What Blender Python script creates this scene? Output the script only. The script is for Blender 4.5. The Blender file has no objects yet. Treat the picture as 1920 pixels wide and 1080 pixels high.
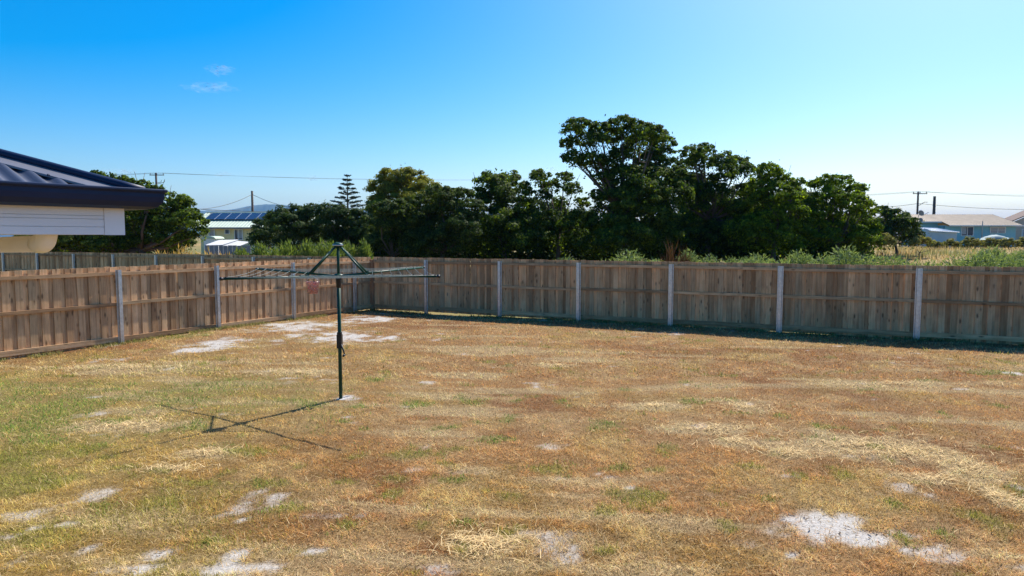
import bpy, math
import numpy as np
from mathutils import Vector

sc = bpy.context.scene
col = sc.collection
R = math.radians

# ------------------------------------------------------------------ camera
CAM_H, FPX, HORIZON = 2.5, 1280.0, 444.0
PITCH = math.atan((540 - HORIZON) / FPX)
cam_d = bpy.data.cameras.new('camera'); cam = bpy.data.objects.new('camera', cam_d)
col.objects.link(cam); sc.camera = cam
cam_d.lens = 24; cam_d.sensor_width = 36; cam_d.clip_start = .05; cam_d.clip_end = 60000
cam.location = (0, 0, CAM_H); cam.rotation_euler = (R(90) - PITCH, 0, 0)

# ------------------------------------------------------------------ light
SUN_EL, SUN_AZ = R(48), R(35.5)          # azimuth measured from +Y (view direction) towards +X
sv = Vector((math.sin(SUN_AZ) * math.cos(SUN_EL), math.cos(SUN_AZ) * math.cos(SUN_EL), math.sin(SUN_EL)))
w = bpy.data.worlds.new('World'); sc.world = w; w.use_nodes = True
nt = w.node_tree; nt.nodes.clear()
sky = nt.nodes.new('ShaderNodeTexSky'); sky.sky_type = 'NISHITA'; sky.sun_disc = False
sky.sun_elevation = SUN_EL; sky.sun_rotation = SUN_AZ
sky.air_density = 1.0; sky.dust_density = 1.5; sky.ozone_density = 4.0; sky.altitude = 0
hs = nt.nodes.new('ShaderNodeHueSaturation'); hs.inputs['Saturation'].default_value = 1.72; hs.inputs['Hue'].default_value = .4985
bg = nt.nodes.new('ShaderNodeBackground'); bg.inputs['Strength'].default_value = 0.104
wo = nt.nodes.new('ShaderNodeOutputWorld')
nt.links.new(sky.outputs[0], hs.inputs['Color']); nt.links.new(hs.outputs[0], bg.inputs[0]); nt.links.new(bg.outputs[0], wo.inputs[0])
sun_d = bpy.data.lights.new('sun', 'SUN'); sun = bpy.data.objects.new('sun', sun_d); col.objects.link(sun)
sun_d.energy = 4.8; sun_d.angle = R(.55); sun_d.color = (1, .94, .84)
sun.rotation_euler = sv.to_track_quat('Z', 'Y').to_euler(); sun.location = (20, 30, 40)
sc.view_settings.view_transform = 'Standard'; sc.view_settings.look = 'None'
sc.view_settings.exposure = 0.78; sc.view_settings.gamma = 1
sc.render.engine = 'CYCLES'
sc.cycles.volume_bounces = 0; sc.cycles.transparent_max_bounces = 12

# ------------------------------------------------------------------ helpers
rs = np.random.RandomState(7)
CP, SP = math.cos(PITCH), math.sin(PITCH)
def ray(px, py):
    a, b = (px - 960) / FPX, (540 - py) / FPX
    return np.array([a, CP + b * SP, -SP + b * CP])
def at(px, py, Y):                       # the point on this pixel's ray at forward distance Y
    d = ray(px, py); d = d * (Y / d[1]); return np.array([d[0], d[1], d[2] + CAM_H])
def gpt(px, py):                         # the point of flat ground under this pixel
    d = ray(px, py); d = d * (-CAM_H / d[2]); return np.array([d[0], d[1]])

def _hash(ix, iy, seed):
    h = (ix.astype(np.int64) * 374761393 + iy.astype(np.int64) * 668265263 + seed * 974634677) & 0x7fffffff
    h = ((h ^ (h >> 13)) * 1274126177) & 0x7fffffff
    h = (h ^ (h >> 16)) & 0xffff
    return h / 65535.0
def vnoise(x, y, seed=0):
    ix, iy = np.floor(x), np.floor(y); fx, fy = x - ix, y - iy
    fx = fx * fx * (3 - 2 * fx); fy = fy * fy * (3 - 2 * fy)
    a = _hash(ix, iy, seed); b = _hash(ix + 1, iy, seed); c = _hash(ix, iy + 1, seed); d = _hash(ix + 1, iy + 1, seed)
    return (a * (1 - fx) + b * fx) * (1 - fy) + (c * (1 - fx) + d * fx) * fy
def fbm(x, y, s, oct=4, seed=0):
    v = 0; amp = .5; tot = 0
    x = x / s; y = y / s
    for o in range(oct):
        v = v + amp * vnoise(x + 17.3 * o, y - 9.1 * o, seed + o); tot += amp; amp *= .55; x = x * 2.03; y = y * 2.03
    return v / tot
def sstep(a, b, x):
    t = np.clip((x - a) / (b - a), 0, 1); return t * t * (3 - 2 * t)

def raw_mesh(name, V, F, colr=None, smooth=False):
    """V (n,3); F (m,k) equal-sized polygons or a list of polygons."""
    me = bpy.data.meshes.new(name)
    V = np.asarray(V, dtype=np.float32)
    if isinstance(F, np.ndarray):
        m, k = F.shape
        me.vertices.add(len(V)); me.vertices.foreach_set('co', V.ravel())
        me.loops.add(m * k); me.loops.foreach_set('vertex_index', F.astype(np.int32).ravel())
        me.polygons.add(m); me.polygons.foreach_set('loop_start', np.arange(0, m * k, k, dtype=np.int32))
        me.update(calc_edges=True)
    else:
        me.from_pydata([tuple(map(float, v)) for v in V], [], [tuple(map(int, f)) for f in F]); me.update()
    if colr is not None:
        at_ = me.color_attributes.new('tint', 'FLOAT_COLOR', 'POINT')
        c4 = np.ones((len(V), 4), dtype=np.float32); c4[:, :3] = colr
        at_.data.foreach_set('color', c4.ravel())
    if smooth:
        me.polygons.foreach_set('use_smooth', np.ones(len(me.polygons), dtype=bool))
    return me

class MB:
    def __init__(s): s.v = []; s.f = []
    def add(s, V, F):
        n = len(s.v); s.v.extend([tuple(p) for p in V]); s.f.extend([tuple(i + n for i in f) for f in F]); return s
    def box(s, c, d, ax=None):           # centre, full sizes, optional axes (3 vectors)
        c = np.array(c, float); X, Y, Z = ax if ax is not None else (np.array([1, 0, 0]), np.array([0, 1, 0]), np.array([0, 0, 1]))
        X, Y, Z = [np.array(q, float) * e / 2 for q, e in zip((X, Y, Z), d)]
        V = [c + i * X + j * Y + k * Z for k in (-1, 1) for j in (-1, 1) for i in (-1, 1)]
        return s.add(V, [(0, 2, 3, 1), (4, 5, 7, 6), (0, 1, 5, 4), (2, 6, 7, 3), (0, 4, 6, 2), (1, 3, 7, 5)])
    def tube(s, pts, rad, n=8, cap=True):
        P = [np.array(p, float) for p in pts]; m = len(P)
        rad = [rad] * m if np.isscalar(rad) else rad
        prev = None; rings = []
        for i in range(m):
            t = P[min(i + 1, m - 1)] - P[max(i - 1, 0)]; t = t / (np.linalg.norm(t) + 1e-9)
            if prev is None:
                a = np.array([0, 0, 1.]) if abs(t[2]) < .9 else np.array([1., 0, 0])
            else: a = prev
            a = a - t * np.dot(a, t); a /= np.linalg.norm(a) + 1e-9; b = np.cross(t, a); prev = a
            rings.append([P[i] + rad[i] * (math.cos(q) * a + math.sin(q) * b) for q in np.arange(n) * 2 * math.pi / n])
        V = [p for r_ in rings for p in r_]; F = []
        for i in range(m - 1):
            for k in range(n):
                F.append((i * n + k, i * n + (k + 1) % n, (i + 1) * n + (k + 1) % n, (i + 1) * n + k))
        if cap: F.append(tuple(range(n - 1, -1, -1))); F.append(tuple((m - 1) * n + k for k in range(n)))
        return s.add(V, F)
    def prism(s, poly, off):             # polygon (3-D points) swept by a vector, closed
        A = [np.array(p, float) for p in poly]; B = [p + np.array(off, float) for p in A]; n = len(A)
        F = [tuple(range(n - 1, -1, -1)), tuple(range(n, 2 * n))] + [(i, (i + 1) % n, n + (i + 1) % n, n + i) for i in range(n)]
        return s.add(A + B, F)
    def lathe(s, c, prof, n=16):         # (radius, z) profile about a vertical axis
        c = np.array(c, float); V = []; F = []; m = len(prof)
        for r_, z in prof:
            V += [c + (r_ * math.cos(q), r_ * math.sin(q), z) for q in np.arange(n) * 2 * math.pi / n]
        for i in range(m - 1):
            for k in range(n): F.append((i * n + k, i * n + (k + 1) % n, (i + 1) * n + (k + 1) % n, (i + 1) * n + k))
        return s.add(V, F)
    def mesh(s, name, origin=(0, 0, 0), smooth=False):
        return raw_mesh(name, np.array(s.v, float) - np.array(origin, float), s.f, smooth=smooth)

def link(name, me, mat, loc=(0, 0, 0), rot=(0, 0, 0), parent=None):
    o = bpy.data.objects.new(name, me); col.objects.link(o)
    o.location = tuple(map(float, loc)); o.rotation_euler = rot
    if mat is not None and not me.materials: me.materials.append(mat)
    if parent is not None: o.parent = parent
    return o
def tag(o, label, cat, group=None):
    o['label'] = label; o['category'] = cat
    if group: o['group'] = group
    return o
def thing(name, label, cat, loc, group=None):
    o = bpy.data.objects.new(name, None); col.objects.link(o); o.location = tuple(map(float, loc)); o.empty_display_size = .2
    return tag(o, label, cat, group)
def part(root, name, mb, mat, smooth=False, parent=None):     # mb holds world coordinates; root may be moved but never turned
    return link(name, mb.mesh(name, root.location, smooth), mat, parent=parent or root)
def structure(o): o['kind'] = 'structure'; return o
def stuff(o): o['kind'] = 'stuff'; return o

# ------------------------------------------------------------------ materials
def new_mat(name):
    m = bpy.data.materials.new(name); m.use_nodes = True; t = m.node_tree
    return m, t, t.nodes['Principled BSDF'], t.nodes['Material Output']
def N(t, typ, **kw):
    n = t.nodes.new(typ)
    for k, v in kw.items(): setattr(n, k, v)
    return n
def ramp(t, stops):
    r_ = N(t, 'ShaderNodeValToRGB'); e = r_.color_ramp.elements
    while len(e) < len(stops): e.new(.5)
    for q, (p, c) in zip(e, stops): q.position = p; q.color = (*c, 1)
    return r_
def mixc(t, a, b, fac, mode='MIX'):
    m = N(t, 'ShaderNodeMix', data_type='RGBA', blend_type=mode)
    for s_, v in ((m.inputs[0], fac), (m.inputs[6], a), (m.inputs[7], b)):
        if hasattr(v, 'links'): t.links.new(v, s_)
        elif isinstance(v, tuple): s_.default_value = (*v, 1)
        else: s_.default_value = v
    return m.outputs[2]
def coords(t, scale=(1, 1, 1), src='Object', jitter=False):
    tc = N(t, 'ShaderNodeTexCoord'); mp = N(t, 'ShaderNodeMapping'); mp.inputs['Scale'].default_value = scale
    t.links.new(tc.outputs[src], mp.inputs[0])
    if jitter:
        oi = N(t, 'ShaderNodeObjectInfo'); mu = N(t, 'ShaderNodeMath', operation='MULTIPLY'); mu.inputs[1].default_value = 91.7
        t.links.new(oi.outputs['Random'], mu.inputs[0]); t.links.new(mu.outputs[0], mp.inputs['Location'])
    return mp.outputs[0]
def noise(t, vec, scale, detail=4, rough=.6):
    n = N(t, 'ShaderNodeTexNoise'); n.inputs['Scale'].default_value = scale; n.inputs['Detail'].default_value = detail
    n.inputs['Roughness'].default_value = rough; t.links.new(vec, n.inputs['Vector']); return n.outputs[0]
def bump(t, h, strength, dist=.01):
    b = N(t, 'ShaderNodeBump'); b.inputs['Strength'].default_value = strength; b.inputs['Distance'].default_value = dist
    t.links.new(h, b.inputs['Height']); return b.outputs[0]

def plain(name, c, rough=.6, metal=0, var=.12, scale=6, spec=.4, bmp=0):
    m, t, p, o = new_mat(name)
    v = coords(t); n = noise(t, v, scale, 5)
    lo = tuple(x * (1 - var) for x in c); hi = tuple(min(1, x * (1 + var)) for x in c)
    r_ = ramp(t, [(.3, lo), (.7, hi)]); t.links.new(n, r_.inputs[0]); t.links.new(r_.outputs[0], p.inputs['Base Color'])
    p.inputs['Roughness'].default_value = rough; p.inputs['Metallic'].default_value = metal; p.inputs['Specular IOR Level'].default_value = spec
    if bmp: t.links.new(bump(t, noise(t, v, scale * 6, 3), bmp), p.inputs['Normal'])
    return m

def wood_mat(name, axis, dark, light, grey, joined=False):
    """weathered treated pine: grain along one local axis, knots, board-to-board tone"""
    m, t, p, o = new_mat(name)
    sc_ = [26, 26, 26]; sc_[axis] = 1.3
    v = coords(t, tuple(sc_), jitter=True)
    g = noise(t, v, 1.0, 6, .65)
    r_ = ramp(t, [(.25, dark), (.55, light), (.8, grey)]); t.links.new(g, r_.inputs[0])
    oi = N(t, 'ShaderNodeObjectInfo')
    tone = ramp(t, [(0, (.56, .50, .45)), (.25, (.86, .80, .75)), (.5, (1.0, 1.0, 1.0)), (.8, (1.25, 1.16, 1.08)), (1, (.72, .76, .78))]); t.links.new(N(t, 'ShaderNodeNewGeometry').outputs['Random Per Island'] if joined else oi.outputs['Random'], tone.inputs[0])
    c1 = mixc(t, r_.outputs[0], tone.outputs[0], 1.0, 'MULTIPLY')
    ks = [9, 9, 9]; ks[axis] = 3.2
    vk = coords(t, tuple(ks), jitter=True)
    vo = N(t, 'ShaderNodeTexVoronoi'); vo.inputs['Scale'].default_value = 1.0; t.links.new(vk, vo.inputs['Vector'])
    kr = ramp(t, [(.10, (1, 1, 1)), (.26, (0, 0, 0))]); t.links.new(vo.outputs['Distance'], kr.inputs[0])
    n2 = noise(t, coords(t, (2, 2, 2), jitter=True), 1.2, 2)
    sel = ramp(t, [(.42, (0, 0, 0)), (.55, (.85, .85, .85))]); t.links.new(n2, sel.inputs[0])
    kf = mixc(t, kr.outputs[0], sel.outputs[0], 1.0, 'MULTIPLY')
    c2 = mixc(t, c1, tuple(x * .34 for x in dark), kf)
    st = noise(t, coords(t, (1.6, 1.6, 1.1), jitter=True), 1.5, 4)
    sr = ramp(t, [(.35, (.78, .76, .76)), (.6, (1.05, 1.04, 1.03))]); t.links.new(st, sr.inputs[0])
    c3 = mixc(t, c2, sr.outputs[0], 1.0, 'MULTIPLY')
    t.links.new(c3, p.inputs['Base Color']); p.inputs['Roughness'].default_value = .85; p.inputs['Specular IOR Level'].default_value = .25
    t.links.new(bump(t, g, .35, .004), p.inputs['Normal'])
    return m

def tint_mat(name, rough=.9, transl=.35, fine=None):
    """colour from the 'tint' attribute (each blade its own colour) with light passing through"""
    m, t, p, o = new_mat(name)
    a = N(t, 'ShaderNodeAttribute', attribute_name='tint')
    d = N(t, 'ShaderNodeBsdfDiffuse'); tr = N(t, 'ShaderNodeBsdfTranslucent'); mx = N(t, 'ShaderNodeMixShader'); mx.inputs[0].default_value = transl
    t.links.new(a.outputs[0], d.inputs[0]); t.links.new(a.outputs[0], tr.inputs[0])
    t.links.new(d.outputs[0], mx.inputs[1]); t.links.new(tr.outputs[0], mx.inputs[2]); t.links.new(mx.outputs[0], o.inputs[0])
    return m

def leaf_mat(name, dark, light, young, transl=.3):
    m, t, p, o = new_mat(name)
    ge = N(t, 'ShaderNodeNewGeometry'); n = noise(t, coords(t), .55, 3)
    ad = N(t, 'ShaderNodeMath', operation='MULTIPLY_ADD'); ad.inputs[1].default_value = .55; t.links.new(ge.outputs['Random Per Island'], ad.inputs[0])
    mu = N(t, 'ShaderNodeMath', operation='MULTIPLY'); mu.inputs[1].default_value = .55; t.links.new(n, mu.inputs[0]); t.links.new(mu.outputs[0], ad.inputs[2])
    r_ = ramp(t, [(.15, dark), (.6, light), (.95, young)]); t.links.new(ad.outputs[0], r_.inputs[0])
    p.inputs['Roughness'].default_value = .7; p.inputs['Specular IOR Level'].default_value = .12
    t.links.new(r_.outputs[0], p.inputs['Base Color'])
    tr = N(t, 'ShaderNodeBsdfTranslucent'); mx = N(t, 'ShaderNodeMixShader'); mx.inputs[0].default_value = transl
    c = mixc(t, r_.outputs[0], (1.25, 1.3, .5), 1.0, 'MULTIPLY')
    t.links.new(c, tr.inputs[0]); t.links.new(p.outputs[0], mx.inputs[1]); t.links.new(tr.outputs[0], mx.inputs[2]); t.links.new(mx.outputs[0], o.inputs[0])
    return m

M = {}
M['paling'] = wood_mat('paling_wood', 2, (.38, .22, .105), (.66, .43, .235), (.69, .50, .325))
M['rail'] = wood_mat('rail_wood', 0, (.36, .21, .10), (.63, .41, .225), (.68, .49, .32))
M['post_wood'] = wood_mat('post_wood', 2, (.20, .11, .06), (.32, .19, .11), (.36, .24, .16))
M['galv'] = plain('galvanised_steel', (.56, .57, .58), .38, .85, .18, 14, bmp=.05)
M['green_paint'] = plain('green_paint', (.006, .05, .03), .42, .0, .1, 8, .25)
M['black_plastic'] = plain('black_plastic', (.012, .013, .015), .4)
M['line'] = plain('line_plastic', (.30, .35, .32), .4)
M['chrome'] = plain('zinc_fitting', (.6, .6, .6), .3, .9)
M['roof_sheet'] = plain('charcoal_roof_sheet', (.08, .09, .125), .42, .2, .12, 5)
M['gutter'] = plain('blue_black_gutter', (.010, .022, .060), .45, 0, .12, 4, .25)
M['flashing'] = plain('grey_flashing', (.20, .205, .24), .4, .3, .1, 4)
M['white_board'] = plain('white_board', (.84, .84, .84), .55, 0, .05, 3)
M['pvc'] = plain('cream_pvc', (.88, .84, .77), .35, 0, .05, 4, .5)
M['brickwall'] = plain('render_wall', (.55, .52, .48), .8)
M['timber_pole'] = plain('pole_timber', (.09, .07, .06), .9, 0, .3, 4)
M['wire'] = plain('wire', (.03, .035, .045), .6)
M['yellow_wall'] = plain('yellow_weatherboard', (.80, .68, .36), .7, 0, .06, 2)
M['green_roof'] = plain('pale_green_roof', (.42, .50, .40), .55, 0, .08, 1)
M['solar'] = plain('solar_glass', (.02, .025, .05), .15, 0, .1, 2, .6)
M['alu'] = plain('aluminium', (.6, .61, .62), .4, .7)
M['white_paint'] = plain('white_paint', (.74, .75, .75), .6, 0, .06)
M['awning_sheet'] = plain('weathered_sheet', (.42, .43, .45), .7)
M['window'] = plain('window_glass', (.03, .035, .045), .08, 0, .2, 2, .8)
M['curtain'] = plain('curtain', (.42, .42, .43), .9, 0, .15, 8)
M['blue_wall'] = plain('blue_weatherboard', (.24, .50, .58), .7, 0, .06, 2)
M['pale_blue_wall'] = plain('pale_blue_shed', (.42, .54, .60), .7, 0, .06, 2)
M['brown_roof'] = plain('brown_roof', (.31, .245, .185), .8, 0, .16, 1.2)
M['red_brick'] = plain('red_brick', (.28, .10, .06), .85, 0, .2, 6)
M['dark_barge'] = plain('dark_barge', (.09, .045, .04), .8)
M['grey_fence'] = plain('grey_sheet', (.20, .22, .25), .6, 0, .15, 2)
M['tan_wall'] = plain('tan_cladding', (.50, .43, .35), .8)
M['cover'] = plain('pale_cover', (.24, .31, .32), .8, 0, .1, 2)
M['bark'] = plain('bark', (.11, .085, .065), .95, 0, .35, 3, .2, .4)
M['leaf_dark'] = leaf_mat('leaf_dark', (0.0180, 0.0345, 0.0105), (0.0562, 0.0900, 0.0195), (0.1500, 0.1875, 0.0338), .40)
M['leaf_wattle'] = leaf_mat('leaf_wattle', (0.0187, 0.0389, 0.0086), (0.0648, 0.1080, 0.0158), (0.2304, 0.2880, 0.0252), .48)
M['leaf_olive'] = leaf_mat('leaf_olive', (.07, .085, .018), (.25, .24, .04), (.46, .41, .07), .44)
M['leaf_bright'] = leaf_mat('leaf_bright', (0.0265, 0.0515, 0.0078), (0.1092, 0.1716, 0.0125), (0.3432, 0.4212, 0.0234), .52)
M['leaf_shrub'] = leaf_mat('leaf_shrub', (.07, .11, .03), (.15, .20, .055), (.26, .30, .08), .35)
M['leaf_conifer'] = leaf_mat('leaf_conifer', (0.0213, 0.0408, 0.0119), (0.0510, 0.0850, 0.0213), (0.1105, 0.1530, 0.0340), .32)
M['leaf_gorse'] = leaf_mat('leaf_gorse', (.10, .14, .065), (.21, .27, .125), (.36, .40, .19), .3)
M['leaf_bramble'] = leaf_mat('leaf_bramble', (.09, .11, .03), (.24, .22, .06), (.42, .32, .12), .38)
M['leaf_pine'] = leaf_mat('leaf_pine', (.015, .03, .014), (.03, .05, .02), (.05, .075, .03), .15)
M['weed_tan'] = leaf_mat('weed_tan', (.26, .16, .07), (.44, .29, .13), (.56, .40, .19), .35)
M['weed_rust'] = leaf_mat('weed_rust', (.06, .03, .018), (.11, .055, .032), (.17, .09, .05), .2)
M['blade'] = tint_mat('grass_blade')

# ------------------------------------------------------------------ layout
CORNER = np.array([-4.86, 23.65])
DB = np.array([.90, -.434]); DB /= np.linalg.norm(DB)         # along the rear fence, to the right
DL = np.array([-.487, -.873]); DL /= np.linalg.norm(DL)       # along the left fence, towards the camera
NB = np.array([-DB[1], DB[0]])                                # outwards, beyond the rear fence
BACK_POSTS = [2.25, 4.99, 7.62, 10.37, 13.23, 16.36, 19.2, 22.0, 24.8]
LEFT_POSTS = [.94, 3.62, 6.26, 8.90, 11.55, 14.2, 16.85]

def ground_h(x, y):
    d = (x - CORNER[0]) * NB[0] + (y - CORNER[1]) * NB[1]
    t = (x - CORNER[0]) * DB[0] + (y - CORNER[1]) * DB[1]
    h = 1.3 * sstep(3, 58, d)
    h = h - .06 * np.exp(-(((t - 2.6) / 2.6) ** 2 + ((d + .1) / 1.1) ** 2))
    h = h + .05 * np.exp(-(((x + 7.5) / 2.0) ** 2 + ((y - 17.5) / 2.5) ** 2))
    near = 1 - sstep(30, 60, np.hypot(x, y))
    return h + near * (.05 * (fbm(x, y, 2.6, 3, 3) - .5) + .02 * (fbm(x, y, .35, 2, 5) - .5))

def ell(x, y, px, py, rx, ry):            # 1 at a marked patch's centre, 0 at its rim, below 0 outside
    c = gpt(px, py); a = gpt(px + rx, py) - c; n0 = gpt(px, py - ry); n1 = gpt(px, py + ry)
    A = np.linalg.norm(a); B = abs(n0[1] - n1[1]) / 2
    return 1 - np.sqrt(((x - c[0]) / A) ** 2 + ((y - c[1]) / B) ** 2)
SAND = [(1545, 992, 100, 30), (1490, 975, 40, 13), (1625, 1010, 80, 18), (1755, 1036, 66, 20), (1488, 1042, 18, 6), (1690, 1000, 40, 8), (560, 613, 74, 12), (640, 631, 95, 11),
        (410, 642, 62, 11), (690, 598, 60, 7), (380, 655, 40, 8), (305, 1035, 32, 14), (262, 1066, 34, 13), (162, 1026, 18, 7), (445, 1035, 26, 12), (425, 1062, 40, 10), (455, 972, 20, 7),
        (507, 945, 14, 9), (15, 1008, 24, 7), (130, 980, 20, 6), (65, 990, 18, 7), (675, 965, 22, 7), (1180, 914, 16, 6), (1250, 918, 16, 6), (595, 985, 16, 9), (585, 1030, 26, 7), (835, 1076, 22, 8),
        (500, 1060, 40, 12), (215, 647, 14, 6), (1270, 627, 14, 3.5), (650, 745, 16, 5), (270, 815 - 20, 1, 1), (1320, 925, 22, 6), (1900, 700, 18, 3), (735, 632, 30, 5)]
GREEN = [(150, 848, 56, 17), (60, 850, 70, 26), (40, 905, 80, 30), (940, 824, 50, 9), (1040, 880, 52, 15), (1135, 800, 38, 11), (880, 750, 34, 7), (785, 757, 34, 6), (770, 853, 66, 8), (1160, 877, 30, 8),
         (1210, 930, 66, 20), (1640, 836, 20, 8), (1693, 1012, 24, 14), (1908, 918, 28, 14), (735, 930, 22, 10), (1440, 938, 14, 8), (540, 955, 60, 10), (300, 940, 50, 16), (200, 950, 50, 10), (850, 900, 24, 6),
         (1300, 755, 34, 6), (700, 712, 24, 5), (1245, 850, 14, 7), (1675, 945, 14, 8), (1765, 1000, 14, 7), (400, 1010, 40, 10), (80, 1020, 30, 9), (390, 720, 26, 5), (210, 733, 20, 5), (1500, 895, 20, 5),
         (370, 620, 40, 7), (1540, 800, 14, 5), (330, 632, 60, 6), (120, 655, 60, 6), (1850, 700, 60, 7), (880, 985, 14, 6), (470, 845, 60, 10), (650, 985, 24, 8), (500, 905, 40, 9)]
STRAW = [(905, 1018, 74, 24), (1600, 835, 200, 26), (1330, 805, 130, 14), (1700, 850, 150, 22), (1400, 765, 60, 14), (1230, 762, 90, 7), (1680, 720, 170, 6), (1820, 880, 60, 30), (1480, 850, 60, 14),
         (1380, 830, 60, 12), (250, 690, 160, 9), (560, 700, 120, 7), (230, 800, 120, 16), (330, 880, 80, 12), (1050, 685, 60, 4), (1870, 930, 40, 30), (1750, 900, 60, 16), (380, 850, 70, 12)]
SAND_W = [(*gpt(a, b), np.linalg.norm(gpt(a + c, b) - gpt(a, b)), abs(gpt(a, b - d)[1] - gpt(a, b + d)[1]) / 2) for a, b, c, d in SAND]
def patch_field(x, y, lst):
    f = np.full(np.shape(x), -9.)
    for a, b, c, d in lst:
        f = np.maximum(f, ell(x, y, a, b, c, d))
    return f
def lawn_fields(x, y):
    ca, sa = math.cos(-.12), math.sin(-.12)
    u, v = x * ca + y * sa, -x * sa + y * ca
    streak = fbm(u / 5.0, v, .42, 4, 21)
    big = fbm(x, y, 2.4, 4, 31); mid = fbm(x, y, .55, 4, 41); fine = fbm(x, y, .12, 3, 51)
    rag = (mid - .5) * 1.5 + (fine - .5) * 1.1
    sand = sstep(.05, .72, patch_field(x, y, SAND) + rag * 1.2)
    sand = np.maximum(sand, sstep(.72, .82, fbm(x, y, .5, 4, 61) + .05 * sstep(8.5, 5.0, y) - .02) * .7)
    left = sstep(-1.0, -5.5, x) * sstep(16, 8, y)
    green = np.maximum(sstep(.0, .5, patch_field(x, y, GREEN) + rag) * .6, sstep(.66, .80, fbm(x, y, .38, 4, 71) + .08 * left) * .7)
    green = np.maximum(green, left * sstep(.36, .70, fbm(x, y, .8, 4, 75)) * .75)
    straw = np.maximum(sstep(-.15, .5, patch_field(x, y, STRAW) + rag * .9), sstep(.56, .72, streak) * .8)
    return sand, green * (1 - sand), straw * (1 - sand), big, mid, fine, left, streak
BROWN, RED, TAN = np.array([.54, .30, .115]), np.array([.40, .19, .07]), np.array([.66, .43, .195])
STRAWC, OLIVE, GRN, SANDC, SOIL = np.array([.74, .57, .31]), np.array([.54, .44, .11]), np.array([.31, .34, .07]), np.array([.45, .425, .395]), np.array([.13, .085, .05])
def lerp(a, b, f): return a + (b - a) * f[..., None]
def lawn_color(x, y):
    sand, green, straw, big, mid, fine, left, streak = lawn_fields(x, y)
    c = lerp(np.broadcast_to(BROWN, x.shape + (3,)), RED, sstep(.42, .66, big) * (1 - left))
    c = lerp(c, TAN, sstep(.45, .7, mid) * .8)
    c = lerp(c, OLIVE, np.clip(left * .6 + .25 * sstep(.5, .7, fbm(x, y, 1.3, 3, 81)), 0, 1))
    c = lerp(c, STRAWC, straw * .75)
    c = lerp(c, GRN, green * .8)
    return c, sand, green, straw
def inside(x, y, m=0.0):
    d = (x - CORNER[0]) * NB[0] + (y - CORNER[1]) * NB[1]
    nl = np.array([-DL[1], DL[0]])        # to the right of the left fence
    l = (x - CORNER[0]) * nl[0] + (y - CORNER[1]) * nl[1]
    return (d < -m) & (l * np.sign(nl[0]) > m)

# ------------------------------------------------------------------ ground: one sheet, fine in the yard, out to the horizon
def axis(lo, hi, step, far):
    a = list(np.arange(lo, hi + 1e-6, step)); s = step
    p = hi
    while p < far: s *= 1.28; p += s; a.append(p)
    s = step; p = lo
    while p > -far: s *= 1.28; p -= s; a.insert(0, p)
    return np.array(a)
gx, gy = axis(-12, 17, .085, 8500), axis(3.5, 25, .085, 8500)
GX, GY = np.meshgrid(gx, gy); GZ = ground_h(GX, GY)
gc, gs, gg, gst = lawn_color(GX, GY)
ins = inside(GX, GY)
soil = lerp(gc * .42, np.broadcast_to(SOIL * 1.5, gc.shape), np.full(GX.shape, .25))
yard = lerp(soil, SANDC, gs * .95)
fld = lerp(np.broadcast_to(np.array([.30, .21, .09]), gc.shape), np.array([.16, .16, .06]), sstep(.4, .65, fbm(GX, GY, 6, 3, 91)))
GC = np.where(ins[..., None], yard, fld)
nx, ny = len(gx), len(gy)
idx = np.arange(nx * ny).reshape(ny, nx)
F = np.stack([idx[:-1, :-1], idx[:-1, 1:], idx[1:, 1:], idx[1:, :-1]], -1).reshape(-1, 4)
GZ = GZ + gs * ins * (.012 * (fbm(GX, GY, .09, 3, 95) - .4))
gm, t, p, o = new_mat('ground_soil')
a_ = N(t, 'ShaderNodeAttribute', attribute_name='tint'); v_ = coords(t)
n1 = noise(t, v_, 42, 5, .7); rr = ramp(t, [(.3, (.55, .55, .55)), (.62, (1.12, 1.12, 1.12))]); t.links.new(n1, rr.inputs[0])
t.links.new(mixc(t, a_.outputs[0], rr.outputs[0], 1.0, 'MULTIPLY'), p.inputs['Base Color']); p.inputs['Roughness'].default_value = .95; p.inputs['Specular IOR Level'].default_value = .1
t.links.new(bump(t, n1, .6, .02), p.inputs['Normal'])
structure(link('ground', raw_mesh('ground', np.stack([GX, GY, GZ], -1).reshape(-1, 3), F, GC.reshape(-1, 3), True), gm))

# ------------------------------------------------------------------ fences
PAL = []
for k in range(6):
    h = 1.80 + .004 * rs.randn(); wd = .150 + .004 * rs.randn(); tk = .016
    b = MB(); bx_ = .0025
    prof = [(-wd / 2 + bx_, -tk / 2), (wd / 2 - bx_, -tk / 2), (wd / 2, -tk / 2 + bx_), (wd / 2, tk / 2), (-wd / 2, tk / 2), (-wd / 2, -tk / 2 + bx_)]
    b.prism([(x, y, 0) for x, y in prof], (rs.randn() * .004, 0, h)); PAL.append(b.mesh('paling'))
def hat_post(h):                          # folded galvanised post, open channel, local X along the fence, -Y towards the yard
    pr = [(-.072, .0), (-.050, .0), (-.040, -.052), (.040, -.052), (.050, 0), (.072, 0), (.072, .004), (.046, .004), (.036, -.048), (-.036, -.048), (-.046, .004), (-.072, .004)]
    b = MB(); V = [(x, y, z) for z in (-.3, h) for x, y in pr]; n = len(pr)
    F = [(i, (i + 1) % n, n + (i + 1) % n, n + i) for i in range(n)]
    F += [(n + i, n + i + 1, n + n - 2 - i, n + n - 1 - i) for i in range(5)]
    return b.add(V, F)
BOLT = MB().tube([(0, 0, 0), (0, -.008, 0)], .009, 6).mesh('bolt')
POST_ME = hat_post(1.735).mesh('post')
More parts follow.
